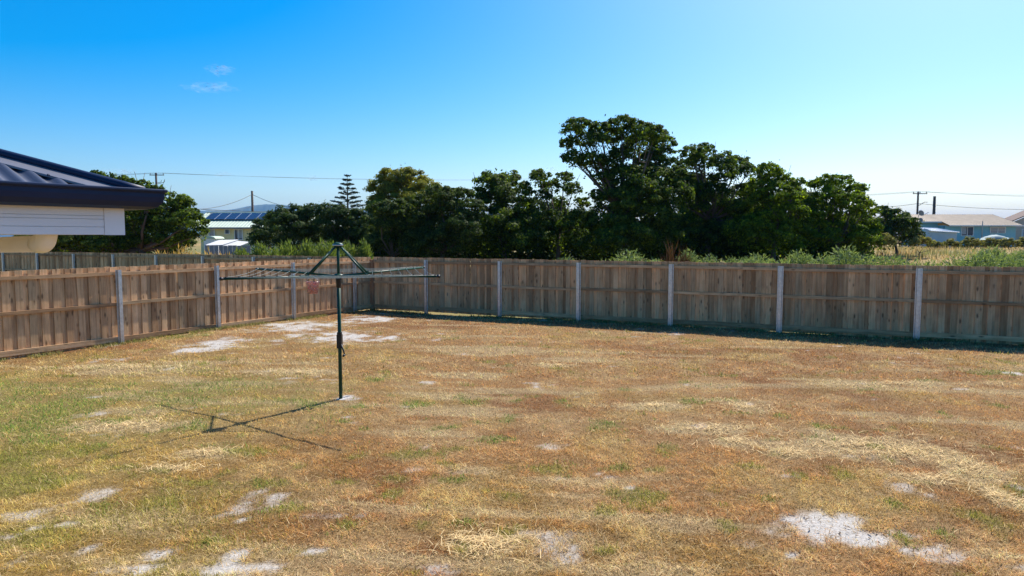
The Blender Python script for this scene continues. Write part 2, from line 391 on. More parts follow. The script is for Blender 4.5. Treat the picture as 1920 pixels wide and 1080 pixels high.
def rail_mesh(L, hgt, dep, sag):
    b = MB(); n = 6; pts = []
    for i in range(n + 1):
        x = -L / 2 + L * i / n; z = sag * (1 - (2 * i / n - 1) ** 2)
        pts.append([(x, -dep / 2, z - hgt / 2), (x, dep / 2, z - hgt / 2), (x, dep / 2, z + hgt / 2), (x, -dep / 2, z + hgt / 2)])
    V = [q for r_ in pts for q in r_]; F = [(0, 3, 2, 1), (4 * n, 4 * n + 1, 4 * n + 2, 4 * n + 3)]
    for i in range(n):
        for k in range(4): F.append((4 * i + k, 4 * i + (k + 1) % 4, 4 * i + 4 + (k + 1) % 4, 4 * i + 4 + k))
    return b.add(V, F).mesh('rail')
def fence(root, start, d, yard_n, t0, t1, posts, singles=True):
    """palings on the far side of the rails; yard_n points to the yard"""
    X = np.array([d[0], d[1]]); ang = math.atan2(X[1], X[0])
    if np.dot(np.array([-X[1], X[0]]), yard_n) > 0: ang += math.pi     # local -Y must face the yard
    org = np.array(root.location[:2])
    def put(name, me, mat, tt, off, z, rx=0, ry=0, parent=None):
        q = start + X * tt + yard_n * off - org
        return link(name, me, mat, (q[0], q[1], z), (rx, ry, ang), parent or root)
    if singles:
        k = 0; tt = t0 + .08
        while tt < t1 - .05:
            put('paling', PAL[rs.randint(6)], M['paling'], tt + rs.randn() * .004, -.010, .002 + rs.randn() * .004, rs.randn() * .002, rs.randn() * .0035)
            if tt + .125 < t1: put('paling', PAL[rs.randint(6)], M['paling'], tt + .123 + rs.randn() * .005, -.034, .0 + rs.randn() * .004, rs.randn() * .002, rs.randn() * .0035)
            tt += .246
    else:
        b = MB(); tt = t0 + .08; i = 0
        while tt < t1 - .05:
            q = start + X * tt + yard_n * (-.008 if i % 2 == 0 else -.026); z1 = 1.80 + .004 * rs.randn()
            b.box((q[0], q[1], (.05 + z1) / 2), (.15, .016, z1 - .05), ((X[0], X[1], 0), (-X[1], X[0], 0), (0, 0, 1))); tt += .123; i += 1
        stuff(link('palings', b.mesh('palings', root.location), M['paling_far'], parent=root))
    ends = [t0] + list(posts) + [t1]
    for a, b_ in zip(ends[:-1], ends[1:]):
        L = b_ - a
        if L < .2: continue
        for z, hg in ((1.65, .078), (.94, .074), (.12, .11)):
            put('rail', rail_mesh(L - .012, hg, .042, rs.randn() * .005), M['rail'], (a + b_) / 2, .022 + .002, z + rs.randn() * .006, ry=rs.randn() * .0015)
    for tp in posts:
        o_ = put('post', POST_ME, M['galv'], tp, .055, 0)
        if singles:
            for z in (1.68, 1.62, .95):
                for s_ in (-.022, .022): link('bolt', BOLT, M['chrome'], (s_, -.052, z), parent=o_)
m_ = wood_mat('paling_wood_far', 2, (.38, .22, .105), (.66, .43, .235), (.69, .50, .325), True); M['paling_far'] = m_
INB = -NB; INL = np.array([-DL[1], DL[0]]); INL = INL * np.sign(INL[0])
c0 = CORNER
fb = thing('paling_fence', 'brown shaded timber paling fence with steel posts along the back of the yard', 'fence', (*(c0 + DB * 9), 0))
fence(fb, c0, DB, INB, .06, 25, BACK_POSTS)
fl = thing('paling_fence', 'sunlit timber paling fence with steel posts running down the left side of the yard', 'fence', (*(c0 + DL * 6), 0))
fence(fl, c0, DL, INL, .06, 18, LEFT_POSTS)
b = MB(); q = c0 + (INB + INL) * .05
b.box((q[0], q[1], .74), (.11, .11, 1.96), ((*DB, 0), (*NB, 0), (0, 0, 1))); link('corner_post', b.mesh('corner_post', (q[0], q[1], 0)), M['post_wood'], (*(q - np.array(fb.location[:2])), 0), parent=fb)
fn = thing('paling_fence', 'distant paling fence showing above the left fence, in line with the rear fence', 'fence', (*(c0 - DB * 12), 0))
fence(fn, c0, -DB, INB, .25, 34, [2.75 * k for k in range(1, 13)], singles=False)

# ------------------------------------------------------------------ rotary clothesline
def hoist():
    P = gpt(639, 748); gz = float(ground_h(P[0:1], P[1:2])[0]); px, py = P
    r = thing('rotary_clothesline', 'dark green four-arm rotary clothesline standing alone in the lawn', 'clothesline', (px, py, gz))
    g = M['green_paint']
    part(r, 'pole', MB().tube([(px, py, gz - .2), (px, py, 1.80)], .028, 14), g, True)
    part(r, 'inner_pole', MB().tube([(px, py, 1.78), (px, py, 2.38)], .021, 12), g, True)
    part(r, 'collar', MB().lathe((px, py, 0), [(.028, 1.72), (.036, 1.74), (.04, 1.84), (.046, 1.86), (.046, 1.89), (.0, 1.89)]), M['black_plastic'], True)
    hub = part(r, 'hub', MB().lathe((px, py, 0), [(.0, 1.885), (.075, 1.885), (.08, 1.90), (.075, 1.925), (.03, 1.94), (.0, 1.94)]), g, True)
    cap = part(r, 'top_cap', MB().lathe((px, py, 0), [(.0, 2.345), (.06, 2.345), (.075, 2.36), (.078, 2.385), (.07, 2.40), (.03, 2.412), (.0, 2.414)]), g, True)
    part(r, 'cap_band', MB().lathe((px, py, 0), [(.0785, 2.366), (.081, 2.37), (.081, 2.378), (.0785, 2.382)]), M['chrome'], True, cap)
    A0 = R(56.5); Rm = 1.96
    dirs = [np.array([math.cos(A0 + k * math.pi / 2), math.sin(A0 + k * math.pi / 2), 0]) for k in range(4)]
    c = np.array([px, py, 0])
    def arm_p(k, s_): return c + dirs[k] * s_ + np.array([0, 0, 1.905 + .055 * s_ / Rm])
    for k in range(4):
        a = part(r, 'arm', MB().tube([arm_p(k, .03), arm_p(k, Rm)], .0165, 10), g, True)
        e = MB().tube([arm_p(k, Rm - .01), arm_p(k, Rm + .03)], .021, 8)
        part(r, 'end_cap', e, M['black_plastic'], True, a)
        for j in range(7):
            s_ = .72 + j * (Rm - .05 - .72) / 6
            part(r, 'line_clip', MB().box(arm_p(k, s_) + np.array([0, 0, .014]), (.02, .02, .02)), M['black_plastic'], parent=a)
        top = c + dirs[k] * .05 + np.array([0, 0, 2.352]); bot = arm_p(k, .60) + np.array([0, 0, .01])
        s1 = part(r, 'strut', MB().tube([top, bot], .0155, 10), g, True)
        part(r, 'strut_bracket', MB().box(bot, (.05, .03, .05), (dirs[k], np.cross(dirs[k], (0, 0, 1)), (0, 0, 1))), g, parent=s1)
    for k in range(4):
        for j in range(7):
            s_ = .72 + j * (Rm - .05 - .72) / 6
            a, b2 = arm_p(k, s_) + (0, 0, .02), arm_p((k + 1) % 4, s_) + (0, 0, .02)
            pts = [a + (b2 - a) * q + np.array([0, 0, -.03 * s_ / Rm * 4 * q * (1 - q)]) for q in np.linspace(0, 1, 7)]
            part(r, 'line', MB().tube(pts, .0019, 5), M['line'], True)
    # crank box and handle
    b = MB().box((px, py, .90), (.075, .085, .21)); b.box((px, py, 1.02), (.064, .07, .04))
    bx = part(r, 'crank_box', b, M['black_plastic'])
    h = MB().tube([(px + .035, py - .05, .86), (px + .075, py - .06, .75), (px + .085, py - .062, .70)], [.013, .012, .012], 8)
    hd = part(r, 'crank_handle', h, M['black_plastic'], True, bx)
    part(r, 'handle_knob', MB().tube([(px + .085, py - .055, .70), (px + .088, py - .14, .695)], .018, 10), M['black_plastic'], True, hd)
    b = MB().lathe((px, py, gz), [(.075, -.02), (.07, .008), (.04, .014), (.0, .014)], 14)
    part(r, 'concrete_footing', b, plain('concrete', (.42, .40, .38), .9, 0, .2, 20))
    # peg basket on the front left arm
    k = 2; q = arm_p(k, .50)
    bk = thing('peg_basket', 'small clear peg basket full of coloured pegs hanging under the clothesline arm', 'peg basket', (q[0], q[1], q[2] - .25))
    cl, tt, p_, o_ = new_mat('clear_plastic'); tr = N(tt, 'ShaderNodeBsdfTransparent'); tr.inputs[0].default_value = (.9, .78, .74, 1)
    mx = N(tt, 'ShaderNodeMixShader'); mx.inputs[0].default_value = .3; p_.inputs['Base Color'].default_value = (.8, .46, .44, 1); p_.inputs['Roughness'].default_value = .2
    tt.links.new(tr.outputs[0], mx.inputs[1]); tt.links.new(p_.outputs[0], mx.inputs[2]); tt.links.new(mx.outputs[0], o_.inputs[0])
    z0 = q[2] - .25
    part(bk, 'bucket', MB().lathe((q[0], q[1], z0), [(.0, .0), (.072, .0), (.095, .165), (.099, .17), (.099, .178), (.092, .17), (.070, .006), (0, .006)], 18), cl, True)
    part(bk, 'hook', MB().tube([(q[0] - .095, q[1], z0 + .172), (q[0] - .06, q[1], z0 + .225), (q[0], q[1], z0 + .25), (q[0], q[1], z0 + .275), (q[0] + .01, q[1], z0 + .25), (q[0] + .06, q[1], z0 + .225), (q[0] + .095, q[1], z0 + .172)], .004, 6), M['chrome'], True)
    cols = [(.75, .08, .25), (.10, .30, .65), (.75, .72, .70), (.75, .35, .10), (.45, .10, .45), (.15, .5, .5), (.35, .16, .10), (.5, .3, .2)]
    pm = [plain('peg_colour', c_, .4) for c_ in cols]
    for i in range(46):
        a = rs.rand() * 6.28; zz = .018 + .135 * rs.rand(); rr_ = (.05 + .018 * zz / .16) * math.sqrt(rs.rand())
        ax = rs.randn(3); ax /= np.linalg.norm(ax); bx2 = np.cross(ax, (0, 0, 1.)); bx2 /= np.linalg.norm(bx2); cx = np.cross(ax, bx2)
        part(bk, 'peg', MB().box((q[0] + rr_ * math.cos(a), q[1] + rr_ * math.sin(a), z0 + zz), (.055, .012, .010), (ax, bx2, cx)), pm[rs.randint(3 if zz > .1 else 0, 8) if zz < .1 else rs.randint(0, 6)])
hoist()

# ------------------------------------------------------------------ corner of the near house
def near_house():
    ang = R(54); u = np.array([math.cos(ang), math.sin(ang), 0]); n1 = np.array([u[1], -u[0], 0]); v = -n1
    K = np.array([-2.13, 3.87, 0]); Z = np.array([0, 0, 1.])
    r = thing('near_house', 'charcoal roofed house corner with white eaves board at the left edge', 'house', (*(K - u * 2.5 + v * 2.5)[:2], 0))
    zf = 2.66                             # underside of the gutter
    def pr(o, z, which):                  # profile point on the three path stations
        base = {'s': K - u * 6, 'k': K, 'e': K + v * 5}[which]
        off = {'s': n1 * o, 'k': (n1 + u) * o, 'e': u * o}[which]
        return base + off + Z * (zf + z)
    prof = [(.0, .085), (.0, .0), (.055, -.006), (.088, .008), (.108, .034), (.114, .062), (.114, .082), (.1185, .088), (.124, .090), (.128, .096), (.127, .103), (.121, .107), (.113, .104), (.110, .094), (.108, .064), (.10, .036), (.083, .013), (.055, 0), (.004, .006), (.004, .085)]
    b = MB(); V = [pr(o, z, s_) for s_ in 'ske' for o, z in prof]; n = len(prof)
    F = [(s_ * n + i, s_ * n + (i + 1) % n, (s_ + 1) * n + (i + 1) % n, (s_ + 1) * n + i) for s_ in (0, 1) for i in range(n)]
    gu = part(r, 'gutter', b.add(V, F), M['gutter'])
    # mitre joint strip
    b = MB(); base = K - u * .0
    V = [base - u * .02 * s_ + (n1 + u) * (o + .0015) + Z * (zf + z) for s_ in (0, 1) for o, z in prof[2:12]]; m = 10
    part(r, 'gutter_joint', b.add(V, [(i, i + 1, m + i + 1, m + i) for i in range(m - 1)]), M['gutter'], parent=gu)
    # white eaves board with grooves and an end cap, soffit behind it
    bd = MB(); e0, L = .16, 5.8
    hgt = [(2.512, 2.552), (2.555, 2.594), (2.597, 2.612), (2.615, 2.672)]
    bd.box(K - u * (e0 + L / 2) - n1 * .022 + Z * 2.592, (L, .02, .155), (u, n1, Z))
    eb = part(r, 'eaves_board', bd, M['white_board'])
    for z0, z1 in hgt:
        part(r, 'board_face', MB().box(K - u * (e0 + L / 2) - n1 * .0085 + Z * (z0 + z1) / 2, (L, .009, z1 - z0), (u, n1, Z)), M['white_board'], parent=eb)
    part(r, 'end_trim', MB().box(K - u * .106 - n1 * .012 + Z * 2.592, (.105, .024, .164), (u, n1, Z)), M['white_board'], parent=eb)
    part(r, 'eaves_return', MB().box(K - u * .068 - n1 * 2.4 + Z * 2.592, (.02, 4.75, .16), (u, n1, Z)), M['white_board'])
    part(r, 'soffit', MB().box(K - u * 3.1 - n1 * 2.2 + Z * 2.655, (6.0, 4.3, .012), (u, n1, Z)), M['white_board'])
    # corrugated sheets: two planes meeting on the hip
    tanp = math.tan(R(21)); zr = zf + .052
    def plane(org, along, inward, name, sgn):   # a point s along the eave (away from the corner), q inwards
        b = MB(); pitch = .096; S = np.arange(0, 5.5, pitch / 8); V = []; F = []
        for i, s_ in enumerate(S):
            wv = .0135 * math.sin(2 * math.pi * s_ / pitch)
            q1 = min(s_, 4.6)
            for q in (-.055, q1):
                V.append(org + along * s_ + inward * q + Z * (zr + .03 + tanp * q + wv))
            if i: F.append((2 * i - 2, 2 * i, 2 * i + 1, 2 * i - 1))
        return part(r, name, b.add(V, F), M['roof_sheet'], True)
    rp = plane(K, -u, v, 'roof_sheet', 1); plane(K, v, -u, 'roof_sheet', -1)
    for s_ in (.354, .59, .826, 1.062, 1.298):
        q = s_ - .18; c = K - u * s_ + v * q + Z * (zr + .03 + tanp * q + .015)
        part(r, 'roof_screw', MB().lathe(c, [(.009, 0), (.009, .006), (.005, .012), (0, .012)], 6), M['gutter'], parent=rp)
    hd = (-u + v); hs_ = np.linspace(-.04, 4.6, 60); hl = [K + hd * s_ + Z * (zr + .050 + tanp * s_) for s_ in hs_]
    wing = MB()
    for side in (-u, v):
        other = v if side is not v else -u
        down = (n1 if side is not v else u)      # towards that eave
        A = [p_ + Z * .004 for p_ in hl]; W_ = np.minimum(.15, np.maximum(hs_ + .05, .005)); B = [p_ + down * w_ - Z * (tanp * w_ + .006) for p_, w_ in zip(hl, W_)]; C_ = [p_ - Z * .012 for p_ in B]
        n = len(hl); wing.add(A + B + C_, [(i, i + 1, n + i + 1, n + i) for i in range(n - 1)] + [(n + i, n + i + 1, 2 * n + i + 1, 2 * n + i) for i in range(n - 1)])
    hc = part(r, 'hip_capping', wing, M['flashing'])
    part(r, 'hip_roll', MB().tube([p_ + Z * .012 for p_ in hl], .024, 10), M['gutter'], True, hc)
    # wall far to the left
    part(r, 'wall', MB().box(K - u * 3.2 - n1 * 4.0 + Z * 1.33, (6.0, .2, 2.66), (u, n1, Z)), M['brickwall'])
    # downpipe under the soffit
    c = K - u * .385 - n1 * .15 + Z * .012; pts = [c + Z * 2.66, c + Z * 2.52]
    for a in np.linspace(0, math.pi / 2, 7): pts.append(c + v * .075 * (1 - math.cos(a)) + Z * (2.525 - .075 * math.sin(a)))
    e = pts[-1]; pts += [e + v * .05]
    pi = part(r, 'downpipe', MB().tube([e + v * .02, e + v * 3.75 - Z * .06], .046, 20), M['pvc'], True)
    part(r, 'elbow', MB().tube(pts, .051, 20), M['pvc'], True, pi)
near_house()

# ------------------------------------------------------------------ foliage
def leaf_quads(P, Nrm, size, asp=.6):
    """a rhombic leaf at each point, facing Nrm"""
    n = len(P); Nrm = Nrm / (np.linalg.norm(Nrm, axis=1, keepdims=True) + 1e-9)
    a = rs.randn(n, 3); a -= Nrm * (a * Nrm).sum(1, keepdims=True); a /= np.linalg.norm(a, axis=1, keepdims=True) + 1e-9
    b = np.cross(Nrm, a); s_ = (size * (.6 + .8 * rs.rand(n)))[:, None]
    V = np.stack([P - a * s_ * .5, P + b * s_ * asp * .5 + Nrm * s_ * .06, P + a * s_ * .5, P - b * s_ * asp * .5 + Nrm * s_ * .06], 1).reshape(-1, 3)
    return V, np.arange(4 * n).reshape(n, 4)
def lobe_leaves(lobes, leaf, cover=1.5, clump=.30, fill=.25, asp=.6):
    Ps, Ns = [], []
    for cx, cy, cz, rx, ry, rz in lobes:
        rad = np.array([rx, ry, rz]); rm = rad.mean(); n = int(1.5 * cover * 12.57 * rm * rm / (leaf * leaf * asp * .5) * .5)
        n = max(40, n); nc = max(14, int(4.2 / clump ** 2 * .5)); 
        d = rs.randn(nc, 3); d /= np.linalg.norm(d, axis=1, keepdims=True); d[:, 2] = np.where(d[:, 2] < -.15, -d[:, 2], d[:, 2])
        cc = d * (.68 + .30 * rs.rand(nc, 1)); csz = clump * (.6 + .7 * rs.rand(nc))
        k = rs.randint(0, nc, n); o = rs.randn(n, 3); o /= np.linalg.norm(o, axis=1, keepdims=True)
        o *= (rs.rand(n, 1) ** .4) * csz[k][:, None]; o[:, 2] *= .6
        P = cc[k] + o; Nn = o / (csz[k][:, None] + 1e-6) * 1.2 + d[k] * .5 + rs.randn(n, 3) * .45 + np.array([0, 0, .5])
        nf = int(n * fill)
        if nf: P = np.concatenate([P, rs.randn(nf, 3) * .36]); Nn = np.concatenate([Nn, rs.randn(nf, 3)])
        Ps.append(P * rad + (cx, cy, cz)); Ns.append(Nn)
    return np.concatenate(Ps), np.concatenate(Ns)
def limb_tubes(b, base, lobes, r0, fork=.3):
    base = np.array(base, float); L = np.array([l[:3] for l in lobes]); top = L[:, 2].max()
    cen = L.mean(0); fk = base + (cen - base) * np.array([.5, .5, 0]) ; fk[2] = base[2] + (top - base[2]) * fork
    b.tube([base - (0, 0, .3), base + (fk - base) * .5 + rs.randn(3) * .08, fk], [r0 * 1.25, r0, r0 * .8], 8)
    for l in L:
        if l[2] < fk[2] + .2: continue
        m = (fk + l) / 2 + rs.randn(3) * .18 * np.array([1, 1, .3]); m[2] -= .08 * np.linalg.norm(l - fk)
        b.tube([fk, m, l], [r0 * .55, r0 * .34, r0 * .12], 6)
        for k in range(3):
            e = l + rs.randn(3) * .45; b.tube([(m + l) / 2, (m + e) / 2 + rs.randn(3) * .1, e], [r0 * .16, r0 * .11, .01], 4)
def gz(x, y): return float(ground_h(np.array([float(x)]), np.array([float(y)]))[0])
def tree(name, label, cat, D, spec, mat, base_px, leaf=.16, r0=.16, group=None, cover=1.5, clump=.30, depth=.8, fill=.2, asp=.6, fork=.3, zs=.92):
    lobes = []
    for px, py, rp in spec:
        rr_ = rp * D / FPX * 1.17; dy = rs.randn() * depth
        c = at(px, py, D + dy); lobes.append((c[0], c[1], c[2], rr_ * 1.05, rr_ * 1.1, rr_ * zs))
    bx = at(base_px, 444, D); base = (bx[0], D, gz(bx[0], D))
    r = thing(name, label, cat, base, group)
    P, Nn = lobe_leaves(lobes, leaf, cover, clump, fill, asp)
    keep = P[:, 2] > base[2] + .05; P, Nn = P[keep], Nn[keep]
    V, F = leaf_quads(P, Nn, np.full(len(P), leaf), asp)
    link('crown', raw_mesh('crown', V - np.array(base), F), mat, parent=r)
    b = MB(); limb_tubes(b, base, lobes, r0, fork); part(r, 'trunk', b, M['bark'], True)
    return r
G1 = 'trees beyond the rear fence'
tree('tree', 'tall dark tree with open spreading top, the highest of the row behind the fence', 'tree', 42, [
    (1085, 248, 26), (1068, 272, 17), (1108, 268, 24), (1124, 246, 18), (1075, 300, 18), (1108, 305, 24), (1165, 242, 25), (1148, 262, 22), (1195, 252, 26), (1225, 260, 24), (1246, 272, 20), (1200, 282, 30),
    (1165, 298, 24), (1242, 300, 26), (1215, 318, 32), (1135, 340, 22), (1178, 340, 34), (1230, 350, 35), (1120, 372, 16), (1180, 388, 45), (1140, 420, 42), (1222, 412, 46), (1170, 452, 46), (1232, 452, 44), (1268, 330, 18), (1120, 465, 34), (1262, 375, 32), (1205, 365, 34), (1150, 375, 28), (1140, 315, 18)],
    M['leaf_wattle'], 1175, r0=.24, cover=1.35, clump=.25, fork=.38, group=G1)
tree('tree', 'rounded tree with thin gaps in its top, just right of the tallest tree', 'tree', 45, [
    (1298, 292, 20), (1320, 285, 16), (1310, 308, 22), (1285, 312, 16), (1355, 308, 22), (1384, 310, 20), (1402, 324, 18), (1362, 330, 20), (1325, 345, 22), (1285, 372, 34), (1325, 392, 36), (1372, 405, 34), (1310, 430, 42),
    (1375, 442, 42), (1275, 440, 40), (1406, 362, 20), (1330, 458, 36), (1272, 345, 22), (1345, 362, 20), (1395, 400, 30), (1300, 345, 20)], M['leaf_wattle'], 1330, r0=.19, cover=1.35, clump=.25, fork=.4, group=G1)
tree('tree', 'bushy tree with bright yellow-green tips low on its right side, second from the right end', 'tree', 43, [
    (1438, 325, 20), (1460, 334, 18), (1428, 350, 22), (1470, 350, 20), (1450, 374, 32), (1482, 372, 24), (1420, 400, 34), (1465, 408, 36), (1440, 440, 42), (1492, 430, 24), (1500, 344, 10), (1503, 398, 12), (1400, 440, 34), (1470, 458, 34)],
    M['leaf_bright'], 1450, r0=.17, clump=.24, group=G1)
tree('tree', 'domed bright-topped tree at the right end of the tree row', 'tree', 44, [
    (1548, 346, 20), (1578, 350, 22), (1526, 348, 12), (1604, 364, 20), (1556, 376, 28), (1594, 388, 28), (1622, 398, 20), (1535, 412, 32), (1588, 428, 36), (1628, 430, 22), (1548, 448, 38), (1606, 454, 32), (1640, 440, 13), (1520, 452, 28), (1512, 385, 16), (1515, 418, 24), (1500, 440, 26)],
    M['leaf_bright'], 1575, r0=.17, clump=.24, group=G1)
tree('tree', 'loose leafy tree with sky gaps, immediately left of the tallest tree', 'tree', 44, [
    (1014, 338, 20), (1032, 356, 18), (1058, 340, 18), (1074, 358, 16), (1048, 384, 15), (1090, 385, 14), (1025, 420, 30), (1082, 428, 30), (1050, 452, 36), (1098, 458, 30), (1010, 455, 32), (1018, 372, 14)],
    M['leaf_wattle'], 1045, r0=.14, cover=1.2, clump=.25, fork=.42, group=G1)
tree('tree', 'green leafy tree in the middle of the row, between olive tree and loose tree', 'tree', 43, [
    (918, 345, 24), (954, 344, 24), (980, 362, 20), (930, 378, 34), (968, 392, 32), (918, 425, 40), (972, 435, 38), (900, 370, 16), (940, 456, 40), (995, 455, 30), (895, 455, 34)],
    M['leaf_wattle'], 945, r0=.16, cover=1.4, clump=.32, group=G1)
tree('tree', 'low dark olive tree right of the tall domed tree', 'tree', 41, [
    (822, 372, 24), (862, 374, 24), (884, 396, 22), (838, 400, 34), (795, 392, 26), (870, 432, 36), (822, 440, 42), (780, 430, 34), (850, 460, 34), (790, 462, 32)], M['leaf_dark'], 830, r0=.16, leaf=.135, group=G1)
tree('tree', 'tall domed tree with yellow-green crown at the left end of the tree row', 'tree', 47, [
    (742, 342, 28), (720, 356, 24), (775, 346, 28), (800, 358, 24), (712, 385, 22), (745, 375, 36), (785, 385, 34), (825, 366, 16), (720, 415, 32), (765, 420, 40), (735, 450, 38)], M['leaf_olive'], 752, r0=.2, leaf=.14, group=G1)
tree('tree', 'dark spreading tree under the yellow-green domed tree', 'tree', 41, [
    (715, 402, 24), (742, 398, 26), (730, 430, 34), (712, 455, 30), (755, 455, 34), (765, 412, 24)], M['leaf_dark'], 735, r0=.14, leaf=.135, group=G1)
for lab, D, spec, bp in (('dark tree filling the gap behind the tree right of the tallest', 49, [(1285, 360, 30), (1335, 375, 30), (1390, 372, 26), (1420, 385, 28), (1310, 410, 40), (1375, 415, 40), (1340, 450, 40)], 1345),
                         ('dark tree filling the gap between the two right-hand trees', 49, [(1495, 375, 22), (1515, 385, 24), (1500, 415, 34), (1525, 440, 36), (1480, 445, 36)], 1505),
                         ('dark low tree behind the loose tree left of the tallest', 49, [(1000, 395, 24), (1040, 405, 26), (1085, 415, 26), (1020, 440, 36), (1075, 450, 36), (980, 430, 30)], 1040)):
    tree('tree', lab, 'tree', D, spec, M['leaf_dark'], bp, r0=.15, leaf=.19, group=G1)
tree('conifer_bush', 'dense dark green bush right of the yellow house', 'bush', 46, [
    (502, 432, 26), (528, 412, 22), (558, 408, 22), (585, 404, 20), (545, 435, 34), (498, 452, 26), (580, 438, 34), (560, 460, 34), (482, 450, 14)], M['leaf_conifer'], 540, leaf=.135, r0=.12, clump=.26, group='dense dark bushes')
tree('conifer_bush', 'dense dark green bush in front of the tall tiered pine', 'bush', 45, [
    (615, 402, 20), (640, 408, 22), (662, 416, 24), (620, 432, 32), (660, 446, 36), (690, 434, 28), (632, 458, 34), (690, 456, 26)], M['leaf_conifer'], 645, leaf=.135, r0=.12, clump=.26, group='dense dark bushes')
tree('tree', 'green leafy tree behind the near house roof at left', 'tree', 38, [
    (180, 334, 16), (205, 338, 14), (232, 350, 20), (262, 352, 16), (286, 364, 18), (325, 392, 28), (344, 382, 15), (352, 420, 28), (300, 420, 40), (250, 430, 44), (190, 430, 48), (372, 440, 15), (330, 452, 30), (270, 458, 34), (200, 462, 36), (135, 455, 40), (80, 458, 36), (362, 400, 10)],
    M['leaf_wattle'], 270, r0=.2, cover=1.35, clump=.32)
tree('bush', 'grey-green bush with tan lower leaves between the tree row and the blue house', 'bush', 52, [
    (1655, 400, 15), (1678, 410, 20), (1698, 424, 20), (1668, 430, 28), (1712, 442, 16), (1690, 448, 24), (1655, 448, 24)], M['leaf_dark'], 1680, leaf=.2, r0=.1)
for i, (px, py, rp, D) in enumerate([(1655, 452, 14, 49), (1725, 452, 12, 50), (1752, 459, 9, 66), (1785, 458, 10, 68), (1820, 457, 11, 67), (1858, 456, 10, 69), (1892, 457, 11, 68), (1925, 455, 11, 69), (1965, 456, 11, 68)]):
    lab = ['tan leaved bramble bush at the foot of the right end tree', 'brownish bramble bush right of the grey-green bush'][i] if i < 2 else 'olive and tan bramble bush in the hedge before the blue house, ' + ['leftmost', 'second', 'third', 'fourth', 'fifth', 'sixth', 'seventh'][i - 2] + ('' if i == 2 else ' from the left')
    tree('bramble_bush', lab, 'bush', D, [(px, py, rp), (px - rp * .9, py + 4, rp * .7), (px + rp * .9, py + 3, rp * .75)], M['leaf_bramble'], px, leaf=.17, r0=.04, clump=.4, depth=.4, group=None if i < 2 else 'bramble hedge before the blue house')

ORD_ = ['leftmost', 'second', 'third', 'fourth', 'fifth', 'sixth', 'seventh', 'eighth', 'ninth', 'tenth', 'eleventh', 'twelfth', 'thirteenth', 'fourteenth', 'fifteenth', 'sixteenth', 'seventeenth', 'eighteenth', 'nineteenth', 'twentieth', 'twenty-first', 'twenty-second', 'twenty-third', 'twenty-fourth', 'twenty-fifth', 'twenty-sixth']
def nth(i): return ORD_[i] if i == 0 else ORD_[i] + ' from the left'
for i, px in enumerate((95, 150, 205, 260, 315)):
    tree('undergrowth_bush', 'dark shaded bush below the left tree, ' + ('leftmost', 'second from the left', 'third from the left', 'fourth from the left', 'rightmost')[i], 'bush', 41 + rs.rand(),
         [(px, 452, 22), (px - 18, 466, 20), (px + 18, 464, 20), (px, 482, 18)], M['leaf_dark'], px, r0=.06, leaf=.2, depth=.4, group='undergrowth below the left tree')
for i, px in enumerate(range(705, 1650, 50)):
    px += rs.randint(-8, 8); D = 46.5 + rs.rand()
    tree('undergrowth_bush', 'dark shaded bush under the tree row behind the fence, ' + (['leftmost', 'second', 'third', 'fourth', 'fifth', 'sixth', 'seventh', 'eighth', 'ninth', 'tenth', 'eleventh', 'twelfth', 'thirteenth', 'fourteenth', 'fifteenth', 'sixteenth', 'seventeenth', 'eighteenth', 'nineteenth', 'twentieth'][i]) + ('' if i == 0 else ' from the left'), 'bush', D,
         [(px, 440 + rs.randint(-16, 8), 28), (px - 14, 462, 28), (px + 16, 460, 28), (px - 16, 484, 22), (px + 12, 483, 22)], M['leaf_dark'], px, r0=.06, leaf=.21, depth=.5, group='undergrowth below the tree row')
def spiky(root_name, label, cat, group, base, n, hgt, rad, mat, wid=.03, lean=.5, L=.3, up=.7, stem=True):
    """bush of upright needle sprays: each spray a narrow kinked blade"""
    r = thing(root_name, label, cat, base, group)
    a = rs.rand(n) * 6.283; q = np.sqrt(rs.rand(n)); top = (1 - .55 * q ** 2) * (.72 + .28 * rs.rand(n))
    z = hgt * top * (rs.rand(n) ** .55)
    P = np.stack([rad * q * np.cos(a), rad * q * np.sin(a), np.maximum(z - L * .5, .02)], 1)
    d = np.stack([np.cos(a) * lean * q, np.sin(a) * lean * q, np.full(n, up)], 1) + rs.randn(n, 3) * .32
    d /= np.linalg.norm(d, axis=1, keepdims=True); s_ = np.cross(d, rs.randn(n, 3)); s_ /= np.linalg.norm(s_, axis=1, keepdims=True)
    ln = (L * (.5 + .8 * rs.rand(n)))[:, None]; wv = wid * (.6 + .8 * rs.rand(n))[:, None]
    V = np.stack([P - s_ * wv * .4, P + d * ln * .45 - s_ * wv, P + d * ln, P + d * ln * .45 + s_ * wv], 1).reshape(-1, 3)
    link('foliage', raw_mesh('foliage', V, np.arange(4 * n).reshape(n, 4)), mat, parent=r)
    if stem:
        b = MB()
        for k in range(5):
            t_ = rs.rand() * 6.28; b.tube([(0, 0, -.1), (rad * .3 * math.cos(t_), rad * .3 * math.sin(t_), hgt * .4), (rad * .5 * math.cos(t_), rad * .5 * math.sin(t_), hgt * .7)], [.03, .02, .006], 5)
        link('stem', b.mesh('stem'), M['bark'], parent=r)
    return r
def gbase(px, D): p_ = at(px, 444, D); return (p_[0], D, gz(p_[0], D))
def top_h(px, py, D): return at(px, py, D)[2] - gbase(px, D)[2]
